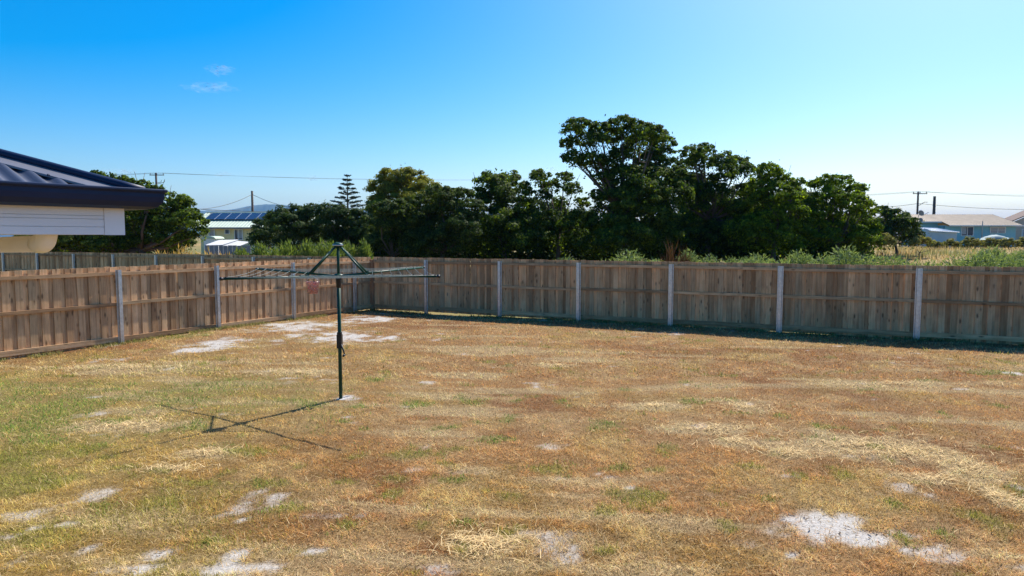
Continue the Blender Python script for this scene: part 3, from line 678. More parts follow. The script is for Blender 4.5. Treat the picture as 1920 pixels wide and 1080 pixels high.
for i, (px, py, wpx, D) in enumerate([(450, 460, 22, 32), (488, 452, 22, 33), (512, 462, 20, 31), (535, 447, 30, 32), (578, 444, 26, 32), (612, 443, 30, 31), (650, 448, 28, 32), (682, 446, 16, 32)]):
    spiky('feathery_shrub', nth(i) + ' of the light green feathery shrubs behind the fence corner' if i == 0 else 'light green feathery shrub behind the fence corner, ' + nth(i), 'shrub', 'light green shrubs behind the fence corner', gbase(px, D), 5200, top_h(px, py, D) + .05, wpx * D / FPX * 1.15, M['leaf_shrub'], .026, .4, .26, .8)
gor = [(1135, 477, 40, 33), (1180, 474, 42, 32), (1222, 470, 34, 32), (1290, 473, 26, 31), (1330, 471, 44, 31), (1378, 472, 44, 31), (1422, 471, 40, 30), (1462, 470, 40, 31), (1502, 468, 34, 32), (1545, 477, 34, 28),
       (1585, 466, 36, 29), (1625, 464, 44, 29), (1672, 468, 44, 29), (1715, 472, 44, 27), (1752, 476, 40, 27), (1800, 474, 44, 27), (1845, 476, 44, 26), (1895, 470, 44, 27), (1945, 470, 44, 26), (1060, 480, 30, 35), (1862, 460, 30, 38), (1930, 462, 34, 40), (1410, 476, 30, 27), (1235, 478, 30, 28)]
for i, (px, py, wpx, D) in enumerate(sorted(gor)):
    spiky('gorse_bush', 'low grey-green spiky gorse bush beyond the rear fence, ' + nth(i), 'bush', 'gorse bushes beyond the rear fence', gbase(px, D), 4200, top_h(px, py, D) * (.78 + .42 * rs.rand()) + .04, wpx * D / FPX * 1.05, M['leaf_gorse'], .022, .9, .2, .35)
for px, py, wpx, D in [(1258, 447, 18, 30), (1284, 458, 14, 30)]:
    spiky('dock_weed', 'tall rust-brown dead weed stalks sticking up beyond the rear fence' if px < 1270 else 'shorter rust-brown weed right of the tall dead stalks', 'weed', None, gbase(px, D), 420, top_h(px, py, D), wpx * D / FPX, M['weed_rust'], .016, .35, .8, 1.3)
for i, (px, py, wpx, D) in enumerate([(305, 464, 26, 34), (345, 455, 30, 34), (385, 462, 26, 34), (420, 468, 22, 34)]):
    spiky('dry_weed', 'tan dry weed clump behind the far fence, ' + nth(i), 'weed', 'tan weeds behind the far fence', gbase(px, D), 1500, top_h(px, py, D), wpx * D / FPX * 1.1, M['weed_tan'], .03, .5, .35, .7)

# tiered pine in the distance
def tier_pine():
    D = 115; p0 = gbase(653, D); ht = top_h(653, 328, D); x, y, z = p0
    r = thing('tiered_pine', 'slender tiered pine with flat whorled branches rising above the dark bushes', 'pine tree', p0)
    part(r, 'trunk', MB().tube([(x, y, z - .3), (x, y, z + ht * .6), (x, y, z + ht)], [.26, .14, .03], 8), M['bark'], True)
    P = []; Nn = []; nt_ = 12
    for i in range(nt_):
        f = i / (nt_ - 1); zz = z + ht * (.24 + .74 * f); L = 3.5 * (1 - f) ** .85 + .25; a0 = rs.rand() * 6.28
        for k in range(6):
            a = a0 + k * 6.283 / 6 + rs.randn() * .1; l = L * (.8 + .35 * rs.rand()); dv = np.array([math.cos(a), math.sin(a), .14 + .1 * rs.rand()]); s0 = np.array([x, y, zz])
            part(r, 'branch', MB().tube([s0, s0 + dv * l * .5 - (0, 0, .08), s0 + dv * l], [.05, .035, .015], 4), M['bark'])
            n = int(34 * l) + 10; q = .4 + .62 * rs.rand(n) ** .6
            P.append(s0 + dv * (l * q)[:, None] + rs.randn(n, 3) * np.array([.16, .16, .05]) + np.array([0, 0, .10])); Nn.append(rs.randn(n, 3) * .5 + np.array([0, 0, 1]))
    V, F = leaf_quads(np.concatenate(P), np.concatenate(Nn), np.full(sum(map(len, P)), .34), .5)
    link('crown', raw_mesh('crown', V - np.array(p0), F), M['leaf_pine'], parent=r)
tier_pine()

# ------------------------------------------------------------------ houses
def weatherboards(root, nm, x0, x1, y, z0, z1, mat, step=.18):
    b = MB(); z = z0
    while z < z1 - .01:
        e = min(z + step, z1); b.add([(x0, y, z), (x1, y, z), (x1, y + .03, e), (x0, y + .03, e), (x0, y + .12, z), (x1, y + .12, z)], [(0, 1, 2, 3), (0, 4, 5, 1)]); z = e
    b.box(((x0 + x1) / 2, y + .16, (z0 + z1) / 2), (x1 - x0, .2, z1 - z0))
    return part(root, nm, b, mat)
def window(root, x0, x1, z0, z1, y, curtain=None, mull=1):
    f = MB(); t_ = .07
    for (a, b_, c, d) in ((x0 - t_, x1 + t_, z1, z1 + t_), (x0 - t_, x1 + t_, z0 - t_, z0), (x0 - t_, x0, z0, z1), (x1, x1 + t_, z0, z1)): f.box(((a + b_) / 2, y - .04, (c + d) / 2), (b_ - a, .1, d - c))
    for k in range(mull): xm = x0 + (x1 - x0) * (k + 1) / (mull + 1); f.box((xm, y - .04, (z0 + z1) / 2), (.06, .08, z1 - z0))
    w_ = part(root, 'window', f, M['white_paint'])
    part(root, 'pane', MB().box(((x0 + x1) / 2, y - .012, (z0 + z1) / 2), (x1 - x0, .02, z1 - z0)), M['window'], parent=w_)
    if curtain:
        b = MB(); n = 14; a, c = x0 + (x1 - x0) * curtain[0], x0 + (x1 - x0) * curtain[1]
        for k in range(n): b.box((a + (c - a) * (k + .5) / n, y - .026 - .006 * (k % 2), (z0 + z1) / 2 + (z1 - z0) * .06), ((c - a) / n, .008, (z1 - z0) * .86))
        part(root, 'curtain', b, M['curtain'], parent=w_)
def ribbed(root, nm, A, B, C, D_, n, mat, rib=.03, parent=None):   # sheet A-B along the eave, D-C along the ridge, with raised ribs
    A, B, C, D_ = [np.array(q, float) for q in (A, B, C, D_)]
    nrm = np.cross(B - A, D_ - A); nrm /= np.linalg.norm(nrm); nrm *= np.sign(nrm[2]); b = MB()
    b.add([A, B, C, D_, A - nrm * .06, B - nrm * .06, C - nrm * .06, D_ - nrm * .06], [(0, 1, 2, 3), (7, 6, 5, 4), (0, 4, 5, 1), (1, 5, 6, 2), (2, 6, 7, 3), (3, 7, 4, 0)])
    for k in range(n + 1):
        f = k / n; p_, q = A + (B - A) * f, D_ + (C - D_) * f; e = (B - A) / np.linalg.norm(B - A) * .03
        b.add([p_ - e, p_ + e, q + e, q - e, p_ + nrm * rib, q + nrm * rib], [(0, 4, 5, 3), (4, 1, 2, 5), (0, 1, 4)])
    return part(root, nm, b, mat, parent=parent)

def yellow_house():
    D = 68; y = float(D); xl = at(376, 440, D)[0]; xr = xl + 13.5; zg = gz(xl, D)
    ze = at(400, 427, D)[2]; zr = at(400, 399, D + 3.6)[2]
    r = thing('yellow_house', 'pale yellow weatherboard house with pale green roof and a row of solar panels', 'house', ((xl + xr) / 2, y + 3, zg))
    weatherboards(r, 'wall', xl, xr, y, zg - .2, ze - .05, M['yellow_wall'])
    part(r, 'side_wall', MB().box((xl + .1, y + 3.7, (zg + ze) / 2), (.2, 6.9, ze - zg)), M['yellow_wall'])
    roof = ribbed(r, 'roof', (xl - .9, y - .6, ze), (xr + .5, y - .6, ze), (xr + .5, y + 3.6, zr), (xl - .9, y + 3.6, zr), 46, M['green_roof'])
    ribbed(r, 'roof_rear', (xl - .9, y + 7.8, ze), (xr + .5, y + 7.8, ze), (xr + .5, y + 3.6, zr), (xl - .9, y + 3.6, zr), 30, M['green_roof'])
    part(r, 'gable_wall', MB().prism([(xl, y + .2, ze - .06), (xl, y + 7.0, ze - .06), (xl, y + 3.6, zr - .12)], (.1, 0, 0)), M['yellow_wall'])
    part(r, 'gutter', MB().box(((xl + xr) / 2 - .2, y - .66, ze - .03), (xr - xl + 1.4, .12, .13)), M['grey_fence'])
    part(r, 'ridge_cap', MB().tube([(xl - .9, y + 3.6, zr + .02), (xr + .5, y + 3.6, zr + .02)], .07, 6), M['green_roof'], parent=roof)
    sl = np.array([0, 4.2, zr - ze]); sl /= np.linalg.norm(sl); nn = np.cross((1, 0, 0), sl)
    x0 = at(388, 405, D + 2)[0]
    for k in range(9):
        c = np.array([x0 + .55 + k * 1.04, y - .6, ze]) + sl * 3.0 + nn * .14
        sp = part(r, 'solar_panel', MB().box(c, (1.0, 1.9, .035), ((1, 0, 0), sl, nn)), M['solar'], parent=roof)
        fr = None
        part(r, 'panel_mount', MB().box(c - nn * .085, (.9, .06, .12), ((1, 0, 0), sl, nn)), M['alu'], parent=roof)
        b = MB()
        for s_ in (-1, 1): b.box(c + np.array([s_ * .506, 0, 0]) + nn * .003, (.02, 1.9, .04), ((1, 0, 0), sl, nn))
        part(r, 'panel_frame', b, M['alu'], parent=roof)
    def wpx(a): return at(a, 440, D)[0]
    def wz(b_): return at(400, b_, D)[2]
    window(r, wpx(423), wpx(430), wz(438), wz(431), y, None, 0)
    window(r, wpx(441), wpx(454.5), wz(449), wz(431), y, (.25, 1), 1)
    window(r, wpx(393), wpx(402), wz(442), wz(431), y, (0, 1), 0)
    # low outbuildings in front
    c = at(392, 452, 62); g0 = gz(c[0], 62)
    s_ = thing('garden_shed', 'small cream shed with a curved pale roof beside the yellow house', 'shed', (c[0], 62, g0))
    zt = at(392, 443, 62)[2]
    part(s_, 'wall', MB().box((c[0], 62.9, (g0 + zt - .2) / 2), (.95, 1.8, zt - .2 - g0)), M['white_paint'])
    V = [(c[0] + .62 * math.cos(a), 61.9, zt - .22 + .24 * math.sin(a)) for a in np.linspace(0, math.pi, 9)]
    part(s_, 'roof', MB().prism(V, (0, 2, 0)), M['green_roof'])
    a = at(386, 455, 58); b2 = at(445, 455, 58); zc = a[2]; g0 = gz(a[0], 58)
    cpt = thing('sheet_awning', 'white corrugated sheet awning in front of the yellow house', 'awning', ((a[0] + b2[0]) / 2, 59.5, g0))
    ribbed(cpt, 'sheet', (a[0], 58, zc - .22), ((a[0] + b2[0]) / 2, 58, zc - .2), ((a[0] + b2[0]) / 2 + .2, 61, zc + .22), (a[0] - .1, 61, zc + .18), 12, M['awning_sheet'], .05)
    ribbed(cpt, 'sheet', ((a[0] + b2[0]) / 2 + .05, 58, zc - .32), (b2[0], 58, zc - .34), (b2[0] - .2, 61, zc + .02), ((a[0] + b2[0]) / 2 + .2, 61, zc + .10), 12, M['awning_sheet'], .05)
    for xx in (a[0] + .1, (a[0] + b2[0]) / 2, b2[0] - .15): part(cpt, 'post', MB().box((xx, 58.3, (g0 + zc - .3) / 2), (.08, .08, zc - .3 - g0)), M['white_paint'])
    a = at(384, 460, 55); b2 = at(470, 460, 55); g0 = gz(a[0], 55); zt = at(400, 460, 55)[2]
    gf = thing('metal_fence', 'grey sheet metal fence in front of the yellow house', 'fence', ((a[0] + b2[0]) / 2, 55, g0))
    n = 10
    for k in range(n):
        xa, xb = a[0] + (b2[0] - a[0]) * k / n, a[0] + (b2[0] - a[0]) * (k + 1) / n
        part(gf, 'panel', MB().box(((xa + xb) / 2, 55 + .01 * (k % 2), (g0 - .1 + zt) / 2), (xb - xa - .03, .03, zt - g0 + .1 - .05 * (k % 3 == 1))), M['grey_fence'])
yellow_house()

def blue_house():
    D = 80; y = float(D); Zp = lambda b_: at(1800, b_, D)[2]; Xp = lambda a: at(a, 430, D)[0]
    xl, xr = Xp(1706), Xp(1905); xm = Xp(1772); zg = gz(xl, D); ze = Zp(422.5); zr = at(1800, 402, D + 4)[2]; ze2 = ze + (zr - ze) * 1.4 / 4.5
    r = thing('blue_house', 'long pale blue weatherboard house with brown ribbed roof at right', 'house', ((xl + xr) / 2, y + 3, zg))
    weatherboards(r, 'wall', xm, xr, y, zg - .3, ze - .06, M['blue_wall'])
    weatherboards(r, 'set_back_wall', xl, xm, y + 1.4, zg - .3, ze2 + .1, M['blue_wall'])
    part(r, 'wall_return', MB().box((xm + .1, y + .85, (zg + ze) / 2), (.2, 1.4, ze - zg)), M['blue_wall'])
    part(r, 'end_wall', MB().box((xr - .1, y + 4, (zg + ze) / 2), (.2, 7.6, ze - zg)), M['blue_wall'])
    x1 = Xp(1912); xrg = at(1860, 402, D + 4)[0]; xlr = at(1694, 402, D + 4)[0]
    roof = ribbed(r, 'roof', (xm + .2, y - .5, ze), (x1, y - .5, ze), (xrg, y + 4, zr), (xm + .2, y + 4, zr), 26, M['brown_roof'])
    ribbed(r, 'roof_wing', (xl - .5, y + .9, ze2), (xm + .2, y + .9, ze2), (xm + .2, y + 4, zr - .005), (xlr, y + 4, zr - .005), 14, M['brown_roof'])
    part(r, 'hip_end', MB().prism([(x1, y - .5, ze - .02), (x1, y + 8.5, ze - .02), (xrg, y + 4, zr - .02)], (-.05, 0, -.05)), M['brown_roof'], parent=roof)
    ribbed(r, 'roof_rear', (xl - .5, y + 8.5, ze), (x1, y + 8.5, ze), (xrg, y + 4, zr - .01), (xlr, y + 4, zr - .01), 20, M['brown_roof'])
    part(r, 'gutter', MB().box(((xm + x1) / 2 + .1, y - .56, ze - .05), (x1 - xm - .1, .12, .13)), M['white_paint'])
    part(r, 'fascia_wing', MB().box(((xl + xm) / 2 - .2, y + .86, ze2 - .05), (xm - xl + .6, .1, .16)), M['pale_blue_wall'])
    window(r, Xp(1803), Xp(1824), Zp(441.5), Zp(426), y, (.05, .4), 1)
    window(r, Xp(1857), Xp(1884), Zp(436), Zp(426.5), y, (0, 1), 1)
    window(r, Xp(1713), Xp(1718.5), Zp(434), Zp(422), y + 1.4, None, 0)
    b = MB()
    for k in range(10): b.box(((Xp(1719.5) + Xp(1725)) / 2, y + 1.3, zg + (Zp(420) - zg) * (k + .5) / 10), (Xp(1725) - Xp(1719.5) - .02 * (k % 2), .25, (Zp(420) - zg) / 10 - .02))
    part(r, 'brick_chimney', b, M['red_brick'])
    xv = Xp(1835)
    part(r, 'vent_pipe', MB().tube([(xv, y - .62, zg), (xv, y - .62, Zp(414.5))], .06, 8), M['tan_wall'], True)
    dx = at(1723, 410, D + 1.3)[0]; yd = y + 1.3; Zd = lambda q: at(1723, q, yd)[2]
    part(r, 'dish_mast', MB().tube([(dx - .1, yd, Zd(415)), (dx - .05, yd, Zd(404)), (dx + .1, yd, Zd(401))], .035, 6), M['grey_fence'], parent=roof)
    for q, rad in ((399.5, .36), (412, .26)):
        c_ = np.array([dx + .16, yd - .12, Zd(q)]); e1 = np.array([-.42, .1, .9]); e2 = np.array([.45, -.85, .3])
        part(r, 'satellite_dish', MB().prism([c_ + rad * (math.cos(a) * e1 + math.sin(a) * e2 * .8) for a in np.linspace(0, 6.283, 13)[:-1]], (.05, .03, .02)), M['grey_fence'], parent=roof)
    part(r, 'aerial', MB().tube([(dx + .5, yd, Zd(404)), (dx + 1.1, yd, Zd(398))], .03, 5), M['grey_fence'], parent=roof)
    # small pale shed before it
    D2 = 74; a = at(1733, 440, D2)[0]; b2 = at(1797, 440, D2)[0]; c = at(1758, 440, D2)[0]; g0 = gz(a, D2); zt = at(1735, 427, D2)[2]; zl = at(1790, 435, D2)[2]
    s_ = thing('garden_shed', 'small pale blue skillion shed in front of the blue house', 'shed', ((a + b2) / 2, D2 + 1, g0))
    weatherboards(s_, 'wall', a, b2 - .15, D2, g0 - .2, zl - .05, M['pale_blue_wall'], .2)
    part(s_, 'side_gable', MB().prism([(a, D2 + .02, zl - .08), (c + .4, D2 + .02, zl - .08), (a, D2 + .02, zt - .08)], (0, .15, 0)), M['pale_blue_wall'])
    ribbed(s_, 'roof', (c - .9, D2 - .25, zl + .14), (b2, D2 - .25, zl - .02), (b2 - 1.0, D2 + 2.4, zt - .0), (a - .1, D2 + 2.4, zt + .1), 12, M['white_paint'], .03)
    # covered boat on a trailer
    D3 = 75; a = at(1843, 440, D3)[0]; b2 = at(1893, 440, D3)[0]; g0 = gz(a, D3); zt = at(1870, 440.5, D3)[2]
    bt = thing('covered_boat', 'vehicle under a pale cover parked in front of the blue house', 'covered vehicle', ((a + b2) / 2, D3, g0))
    V = []; n = 13; m = 9
    for i in range(n):
        f = i / (n - 1); xx = a + (b2 - a) * f; hh = (zt - g0 - .35) * (.72 + .28 * math.sin(math.pi * min(1, f * 1.15))) * (1 if .03 < f < .97 else .7)
        for k in range(m):
            q = math.pi * k / (m - 1); V.append((xx, D3 - .9 * math.cos(q) * (1 if .03 < f < .97 else .8), g0 + .35 + hh * abs(math.sin(q)) ** .6 + .03 * rs.randn()))
    F = [(i * m + k, i * m + k + 1, (i + 1) * m + k + 1, (i + 1) * m + k) for i in range(n - 1) for k in range(m - 1)] + [tuple(range(m)), tuple((n - 1) * m + k for k in range(m - 1, -1, -1))]
    part(bt, 'cover', MB().add(V, F), M['cover'], True)
    for xx in (a + .9, b2 - .9):
        for s2 in (-.7, .7):
            part(bt, 'wheel', MB().tube([(xx, D3 + s2 - .1, g0 + .3), (xx, D3 + s2 + .1, g0 + .3)], .3, 14), M['black_plastic'], True)
    # next house at the frame's edge
    D4 = 84; a = at(1893, 415, D4)[0]; xr2 = a + 9; zg = gz(a, D4); zr2 = at(1930, 402, D4)[2]; ze4 = at(1893, 416, D4)[2]
    h = thing('tan_house', 'tan gabled house cut off by the right edge, behind the blue house', 'house', (a + 4, D4 + 3, zg))
    weatherboards(h, 'wall', a + .6, xr2, D4, zg - .3, ze4, M['tan_wall'])
    part(h, 'gable', MB().prism([(a + .6, D4 + .03, ze4), (xr2, D4 + .03, ze4), (a + 4.8, D4 + .03, zr2 + .9)], (0, .15, 0)), M['tan_wall'])
    for s2, (p_, q) in enumerate((((a, D4 - .3, ze4 - .02), (a + 4.8, D4 - .3, zr2 + 1.1)), ((a + 4.8, D4 - .3, zr2 + 1.1), (xr2 + .6, D4 - .3, ze4 - .02)))):
        p_, q = np.array(p_), np.array(q)
        part(h, 'roof', MB().prism([p_, q, q + (0, 0, .12), p_ + (0, 0, .12)], (0, 2.5, 0)), M['dark_barge'])
    window(h, a + 1.6, a + 3.0, zg + 1.0, zg + 2.1, D4, (0, .5), 1)
blue_house()

# ------------------------------------------------------------------ poles, lines
def pole(label, px, py, D, cross, r0=.14):
    b = gbase(px, D); top = at(px, py, D)[2]; x = b[0]
    r = thing('utility_pole', label, 'utility pole', b)
    part(r, 'pole', MB().tube([(x, D, b[2] - .5), (x, D, top)], [r0 * 1.15, r0 * .85], 10), M['timber_pole'], True)
    tops = [np.array([x, D, top - .4])]
    if cross:
        part(r, 'crossarm', MB().box((x + .2, D - .15, top - .35), (2.2, .1, .12)), M['timber_pole'])
        tops = []
        for dx in (-.8, .2, 1.2):
            part(r, 'insulator', MB().lathe((x + dx, D - .15, top - .29), [(.02, 0), (.05, .05), (.05, .1), (.07, .14), (.04, .25), (0, .26)], 8), M['grey_fence'], True)
            tops.append(np.array([x + dx, D - .15, top - .03]))
    return r, tops
def wire(label, A, B, sag, rad=.016, name='power_line'):
    A, B = np.array(A, float), np.array(B, float); pts = [A + (B - A) * q - np.array([0, 0, sag * 4 * q * (1 - q)]) for q in np.linspace(0, 1, 15)]
    o_ = link(name, MB().tube(pts, rad, 5).mesh(name, A), M['wire'], A); return tag(o_, label, 'power line', 'overhead wires')
p1, t1 = pole('utility pole with crossarm behind the left tree, above the roof corner', 297, 324, 105, True, .17)
for k, q in enumerate((-.55, .55)):
    x_, y_, z_ = t1[1]; part(p1, 'bracket', MB().tube([(x_, 104.8, z_ - 1.5 - .2 * k), (x_ + .6 + .5 * k, 104.8, z_ - 1.4), (x_ + .7 + .5 * k, 104.8, z_ - 1.1)], .04, 5), M['timber_pole'])
p2, t2 = pole('plain utility pole rising behind the yellow house', 475, 358, 82, False, .15)
p3, t3 = pole('utility pole with crossarm behind the blue house roof', 1718, 359, 105, True, .15)
p4, t4 = pole('thick plain utility pole behind the blue house roof', 1749, 368, 95, False, .2)
xl_ = t3[0]; part(p3, 'street_lamp_arm', MB().tube([(xl_[0] + .8, 105, xl_[2] - 2.2), (xl_[0] + 1.6, 104.6, xl_[2] - 1.6), (xl_[0] + 2.0, 104.5, xl_[2] - 1.6)], .05, 6), M['grey_fence'])
for k in range(3):
    wire(('left', 'middle', 'right')[k] + ' of three high wires running right from the left pole', t1[k], at(1000, 334 + 1.5 * k, 170), .6, .012)
    wire(('left', 'middle', 'right')[k] + ' of three high wires running left from the left pole', t1[k], at(-150, 332 + 2 * k, 130), .4, .012)
    wire(('left', 'middle', 'right')[k] + ' of three high wires running right from the crossarm pole', t3[k], at(2100, 363 + 3 * k, 130), .4, .013)
    wire(('left', 'middle', 'right')[k] + ' of three high wires running left from the crossarm pole', t3[k], at(1400, 366 + 2 * k, 130), .4, .013)
wire('service wire sloping down left from the plain pole to the tree', t2[0], at(372, 392.5, 70), .35, .028)
wire('thin service wire below the sloping one at the plain pole', t2[0] - np.array([0, 0, 1.4]), at(385, 394, 70), .3, .018)
wire('service wire sloping down right from the plain pole', t2[0], at(575, 392, 72), .35, .024)
wire('low level wire crossing before the yellow house ridge', at(330, 389, 75), at(560, 397.5, 78), .15, .03)
wire('long lower wire crossing both poles behind the blue house, left span', t3[0] - np.array([-.8, 0, 1.8]), at(1560, 392, 120), .3, .03)
wire('long lower wire crossing both poles behind the blue house, right span', t3[0] - np.array([-.8, 0, 1.8]), at(2050, 391, 110), .5, .03)
b0 = gbase(588, 95); zt = at(588, 382, 95)[2]
sl = thing('street_lamp', 'thin grey street lamp over the dark bushes', 'street lamp', b0)
part(sl, 'pole', MB().tube([(b0[0], 95, b0[2] - .3), (b0[0], 95, zt)], .06, 6), M['grey_fence'], True)
part(sl, 'lamp_arm', MB().tube([(b0[0], 95, zt - .03), (b0[0] - .7, 95, zt)], .045, 6).box((b0[0] - .8, 95, zt), (.35, .16, .09)), M['grey_fence'])

# ------------------------------------------------------------------ far hills
def hills():
    m, t, p, o = new_mat('hill_forest'); v = coords(t); n = noise(t, v, .008, 6)
    r_ = ramp(t, [(.3, (.03, .05, .03)), (.7, (.07, .09, .05))]); t.links.new(n, r_.inputs[0]); t.links.new(r_.outputs[0], p.inputs['Base Color']); p.inputs['Roughness'].default_value = 1
    for D, prof in ((5600, [(300, 396), (420, 395), (450, 390), (475, 385), (500, 382.5), (530, 384), (560, 387.5), (590, 390), (640, 392), (700, 393), (800, 398), (1000, 404)]), (7300, [(-300, 400), (100, 397), (360, 395.5), (500, 396), (750, 398), (1000, 404), (1200, 420)])):
        px = np.linspace(prof[0][0], prof[-1][0], 260); py = np.interp(px, [a for a, _ in prof], [b_ for _, b_ in prof])
        py = py - 1.2 * (fbm(px, px * 0, 7, 4, 5) - .5); V = []; rows = 9
        for a, b_ in zip(px, py):
            top = at(a, b_, D); 
            for k in range(rows):
                f = k / (rows - 1); prf = math.sin(math.pi * f) ** 1.2
                yy = D + (f - .5) * 1600; V.append((top[0] * yy / D, yy, -3 + (top[2] + 3) * prf * (1 + .06 * (rs.rand() - .5) * (k != rows // 2))))
        F = [(i * rows + k, (i + 1) * rows + k, (i + 1) * rows + k + 1, i * rows + k + 1) for i in range(len(px) - 1) for k in range(rows - 1)]
        structure(link('hill', raw_mesh('hill', V, np.array(F), smooth=True), m))
hills()

# ------------------------------------------------------------------ grass
def blade_mesh(P, L, W, az, lean, C, kink):
    n = len(P); d = np.stack([np.cos(az), np.sin(az), np.zeros(n)], 1); s_ = np.stack([-np.sin(az), np.cos(az), np.zeros(n)], 1)
    up = np.array([0, 0, 1.]); sl_, cl_ = np.sin(lean)[:, None], np.cos(lean)[:, None]
    mid = P + (d * sl_ * .8 + up * np.maximum(cl_, .12)) * (L * .55)[:, None]; tip = mid + (d * np.minimum(1, sl_ * 1.3) + up * (cl_ * .55 - .10)) * (L * .45)[:, None]
    tip[:, 2] = np.maximum(tip[:, 2], P[:, 2] + .003)
    w_ = (W / 2)[:, None]
    if not kink:
        tip = mid * .35 + tip * .65 + up * (L * .06)[:, None]
        return np.stack([P - s_ * w_ * 1.3, P + s_ * w_ * 1.3, tip], 1).reshape(-1, 3), np.arange(3 * n).reshape(n, 3), np.repeat(C, 3, axis=0)
    V = np.stack([P - s_ * w_, P + s_ * w_, mid + s_ * w_ * .75, tip, mid - s_ * w_ * .75], 1).reshape(-1, 3)
    I = np.arange(n)[:, None] * 5
    F = I + np.array([[0, 1, 2, 3, 4]])
    return V, F, np.repeat(C, 5, axis=0)
def scatter(n, ylo, yhi):
    y = ylo + (yhi - ylo) * rs.rand(n); hw = y * .80 + 1.6; x = (rs.rand(n) * 2 - 1) * hw
    k = inside(x, y, .03) & (x > -12); return x[k], y[k]
VV, FF, CC = [], [], []; off = 0
def add_blades(P, L, W, az, lean, C, kink=True):
    global off
    V, F, C = blade_mesh(P, L, W, az, lean, C, kink); F = np.concatenate([F[:, [0, 1, 2]], F[:, [0, 2, 4]], F[:, [4, 2, 3]]]) if kink else F; VV.append(V); FF.append(F + off); CC.append(C); off += len(V)
for ylo, yhi, n, wd in ((3.0, 4.3, 18000, .004), (4.3, 5.2, 62000, .0036), (5.2, 8, 190000, .0036), (8, 12, 150000, .005), (12, 17, 105000, .008), (17, 24, 80000, .011)):
    x, y = scatter(n, ylo, yhi); c, sand, green, straw = lawn_color(x, y)
    dens = 1 - sand * .9; keep = rs.rand(len(x)) < dens; x, y, c, green, straw, sand = x[keep], y[keep], c[keep], green[keep], straw[keep], sand[keep]
    m = len(x); z = ground_h(x, y); tuft = .6 * fbm(x, y, .10, 3, 141) + .4 * fbm(x, y, .34, 3, 145); c = c * (.42 + 1.08 * rs.rand(m, 1)) * (.52 + .82 * sstep(.32, .68, tuft))[:, None] * (1 + .12 * rs.randn(m, 3) * np.array([.5, .5, 1]))
    isg = rs.rand(m) < green * .5; c[isg] = GRN * .85 * (.6 + .8 * rs.rand(isg.sum(), 1)) * np.array([1 + .3 * rs.randn(), 1, 1])
    iss = (~isg) & (rs.rand(m) < .05 + straw * .30); c[iss] = STRAWC * (.7 + .55 * rs.rand(iss.sum(), 1))
    L = (.026 + .048 * rs.rand(m) ** 1.5 + .015 * (yhi > 12)) * (.55 + 1.0 * sstep(.3, .7, tuft)); L[iss] *= 1.4; L[isg] *= 1.2
    lean = np.where(isg, .2 + .8 * rs.rand(m), .55 + .95 * rs.rand(m)); W = wd * (.6 + .8 * rs.rand(m)); W[isg] *= 1.4
    add_blades(np.stack([x, y, z], 1), L, W, rs.rand(m) * 6.283, lean, np.clip(c, .01, .9), yhi <= 8)
def finish(name, label, cat):
    global VV, FF, CC, off
    o_ = link(name, raw_mesh(name, np.concatenate(VV), np.concatenate(FF), np.concatenate(CC)), M['blade']); stuff(tag(o_, label, cat)); VV, FF, CC, off = [], [], [], 0
finish('lawn_grass', 'dry brown mown lawn grass covering the yard', 'grass')
# cut straw lying on the lawn
for a, b_, c_, d_ in STRAW + [(905, 1018, 74, 24)] * 2:
    cc_ = gpt(a, b_); A = np.linalg.norm(gpt(a + c_, b_) - cc_); B = abs(gpt(a, b_ - d_)[1] - gpt(a, b_ + d_)[1]) / 2
    n = int(min(1300, 300 * A * B + 70)); q = np.abs(rs.randn(n)) * .75; tt = rs.rand(n) * 6.283
    x, y = cc_[0] + A * q * np.cos(tt), cc_[1] + B * q * np.sin(tt); k = inside(x, y, .1); x, y = x[k], y[k]; n = len(x)
    add_blades(np.stack([x, y, ground_h(x, y) + .012 + .02 * rs.rand(n)], 1), .06 + .14 * rs.rand(n), .0035 + .0025 * rs.rand(n) + .0004 * y, rs.rand(n) * 6.283, 1.30 + .2 * rs.rand(n), STRAWC * 1.1 * (.7 + .5 * rs.rand(n, 1)))
x, y = scatter(5000, 4, 14); n = len(x)
add_blades(np.stack([x, y, ground_h(x, y) + .01], 1), .05 + .12 * rs.rand(n), .003 + .002 * rs.rand(n), rs.rand(n) * 6.283, 1.25 + .25 * rs.rand(n), STRAWC * (.7 + .5 * rs.rand(n, 1)))
finish('cut_straw', 'pale cut straw lying in streaks and a small heap on the lawn', 'straw')
# green weeds
for a, b_, c_, d_ in GREEN:
    cc_ = gpt(a, b_); A = np.linalg.norm(gpt(a + c_, b_) - cc_); B = abs(gpt(a, b_ - d_)[1] - gpt(a, b_ + d_)[1]) / 2
    nt_ = int(min(34, 8 * A * B / .1 * .2 + 3))
    for k in range(nt_):
        q = math.sqrt(rs.rand()); tt = rs.rand() * 6.283; x0, y0 = cc_[0] + A * q * math.cos(tt), cc_[1] + B * q * math.sin(tt); n = 26
        x = x0 + rs.randn(n) * .06; y = y0 + rs.randn(n) * .06
        if not inside(np.array([x0]), np.array([y0]), .05)[0]: continue
        add_blades(np.stack([x, y, ground_h(x, y)], 1), .02 + .045 * rs.rand(n), .004 + .005 * rs.rand(n), rs.rand(n) * 6.283, .4 + .9 * rs.rand(n), np.array([.24, .31, .07]) * (.6 + .8 * rs.rand(n, 1)))
